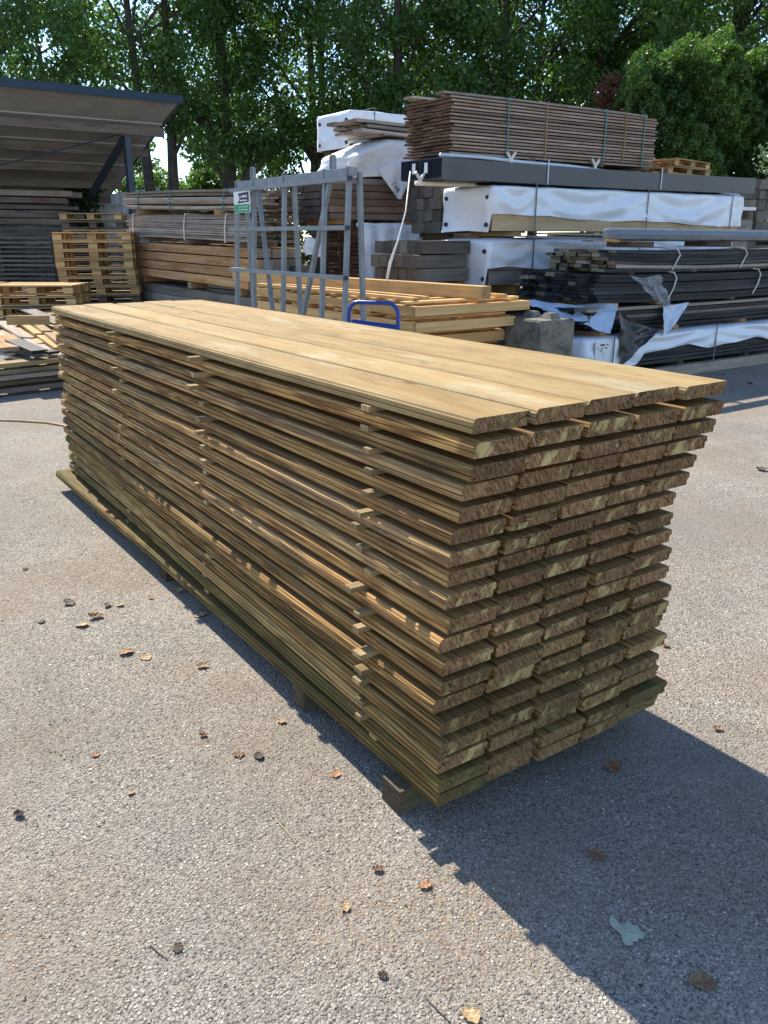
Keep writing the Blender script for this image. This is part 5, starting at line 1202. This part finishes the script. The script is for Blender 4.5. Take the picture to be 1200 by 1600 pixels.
# loose crumbs of dry leaf and bark, too many to count
nd = 2600; uu = NR.uniform(0, 1, nd)
qx = np.where(uu < .35, NR.normal(.35, .35, nd), np.where(uu < .6, NR.normal(1.02, .14, nd), NR.uniform(-1.4, 5.5, nd)))
qy = np.where(uu < .35, NR.normal(2.6, .5, nd), np.where(uu < .6, NR.uniform(1.2, 5.5, nd), NR.uniform(.5, 8., nd)))
ok = ~((qx > 1.12) & (qx < 2.3) & (qy > 1.4) & (qy < 5.6)); qx = qx[ok]; qy = qy[ok]
deb = leaves('leaf_crumbs', M['crumb'], np.stack([qx, qy, NR.uniform(.002, .006, len(qx))], 1), .011, NR.uniform(0, 1, len(qx)), None, (0, 0, 0), 0., .5)
vv_ = np.empty(len(deb.data.vertices) * 3, np.float32); deb.data.vertices.foreach_get('co', vv_); vv_ = vv_.reshape(-1, 3); vv_[:, 2] = np.abs(vv_[:, 2]) * .6 + .001; deb.data.vertices.foreach_set('co', vv_.ravel())
tag(deb, 'scattered crumbs of dry leaf and bark on the asphalt', 'debris', None, 'stuff')
# torn pale leaf: lobed outline with holes
def torn():
    mb = MB()
    out = [(-.052, .036), (-.044, .03), (-.034, .008), (-.026, .002), (-.018, .024), (-.004, .038), (.012, .03), (.022, .034), (.03, .022), (.046, .016), (.044, -.004), (.032, -.012), (.036, -.02), (.022, -.028), (.024, -.042), (.006, -.05), (-.004, -.04), (-.012, -.018), (-.022, -.012), (-.046, -.002), (-.056, .014)]
    vs = [(x, y, .003 + .05 * abs(y) * .25 + .0015 * math.sin(x * 90)) for x, y in out] + [(0, -.003, .006)]
    c = len(vs) - 1
    mb.add(vs, [(i, (i + 1) % c, c) for i in range(c)], vs)
    mb.tube([(-.03, -.004, .007), (0, -.003, .009), (.03, .014, .008)], .0011, 5)
    return mb
o = torn().build('fallen_leaf', M['paleleaf']); o.location = atz(980, 1457, .001); o.rotation_euler = (0, 0, -1.1); o.scale = (.86, .86, .86); tag(o, 'pale green torn leaf lying in the big shadow at the bottom right', 'leaf', 'fallen leaves on the asphalt')
for i, (a, b, lb) in enumerate((((665, 1560), (705, 1600), 'dry twig at the bottom edge left of the big shadow'), ((430, 1280), (462, 1318), 'pale thin straw on the sunlit asphalt'), ((235, 1478), (262, 1500), 'short twig by the black curled leaf'), ((380, 1005), (425, 1003), 'small dark twig in the stack shadow strip'))):
    p = atz(*a); q = atz(*b); mb = MB(); m = (p + q) / 2 + Vector((U(-.004, .004), U(-.004, .004), .004)); mb.tube([p + Vector((0, 0, .002)), m, q + Vector((0, 0, .003))], [.0018, .0016, .001], 5)
    solo('twig', mb, M['dry'][1 if i == 1 else 2], lb, 'twig', 'twigs on the asphalt')
mb = MB(); mb.tube([atz(-40, 657) + Vector((0, 0, .01)), atz(30, 659) + Vector((0, 0, .01)), atz(75, 662) + Vector((0, 0, .01)), atz(102, 667) + Vector((0, 0, .01)), atz(130, 675) + Vector((0, 0, .01))], .009, 6)
solo('rope', mb, M['dry'][1], 'thin tan rope on the asphalt leading behind the near stack', 'rope', None, None, True)
for u_ in ('l', 'd'):
    pass
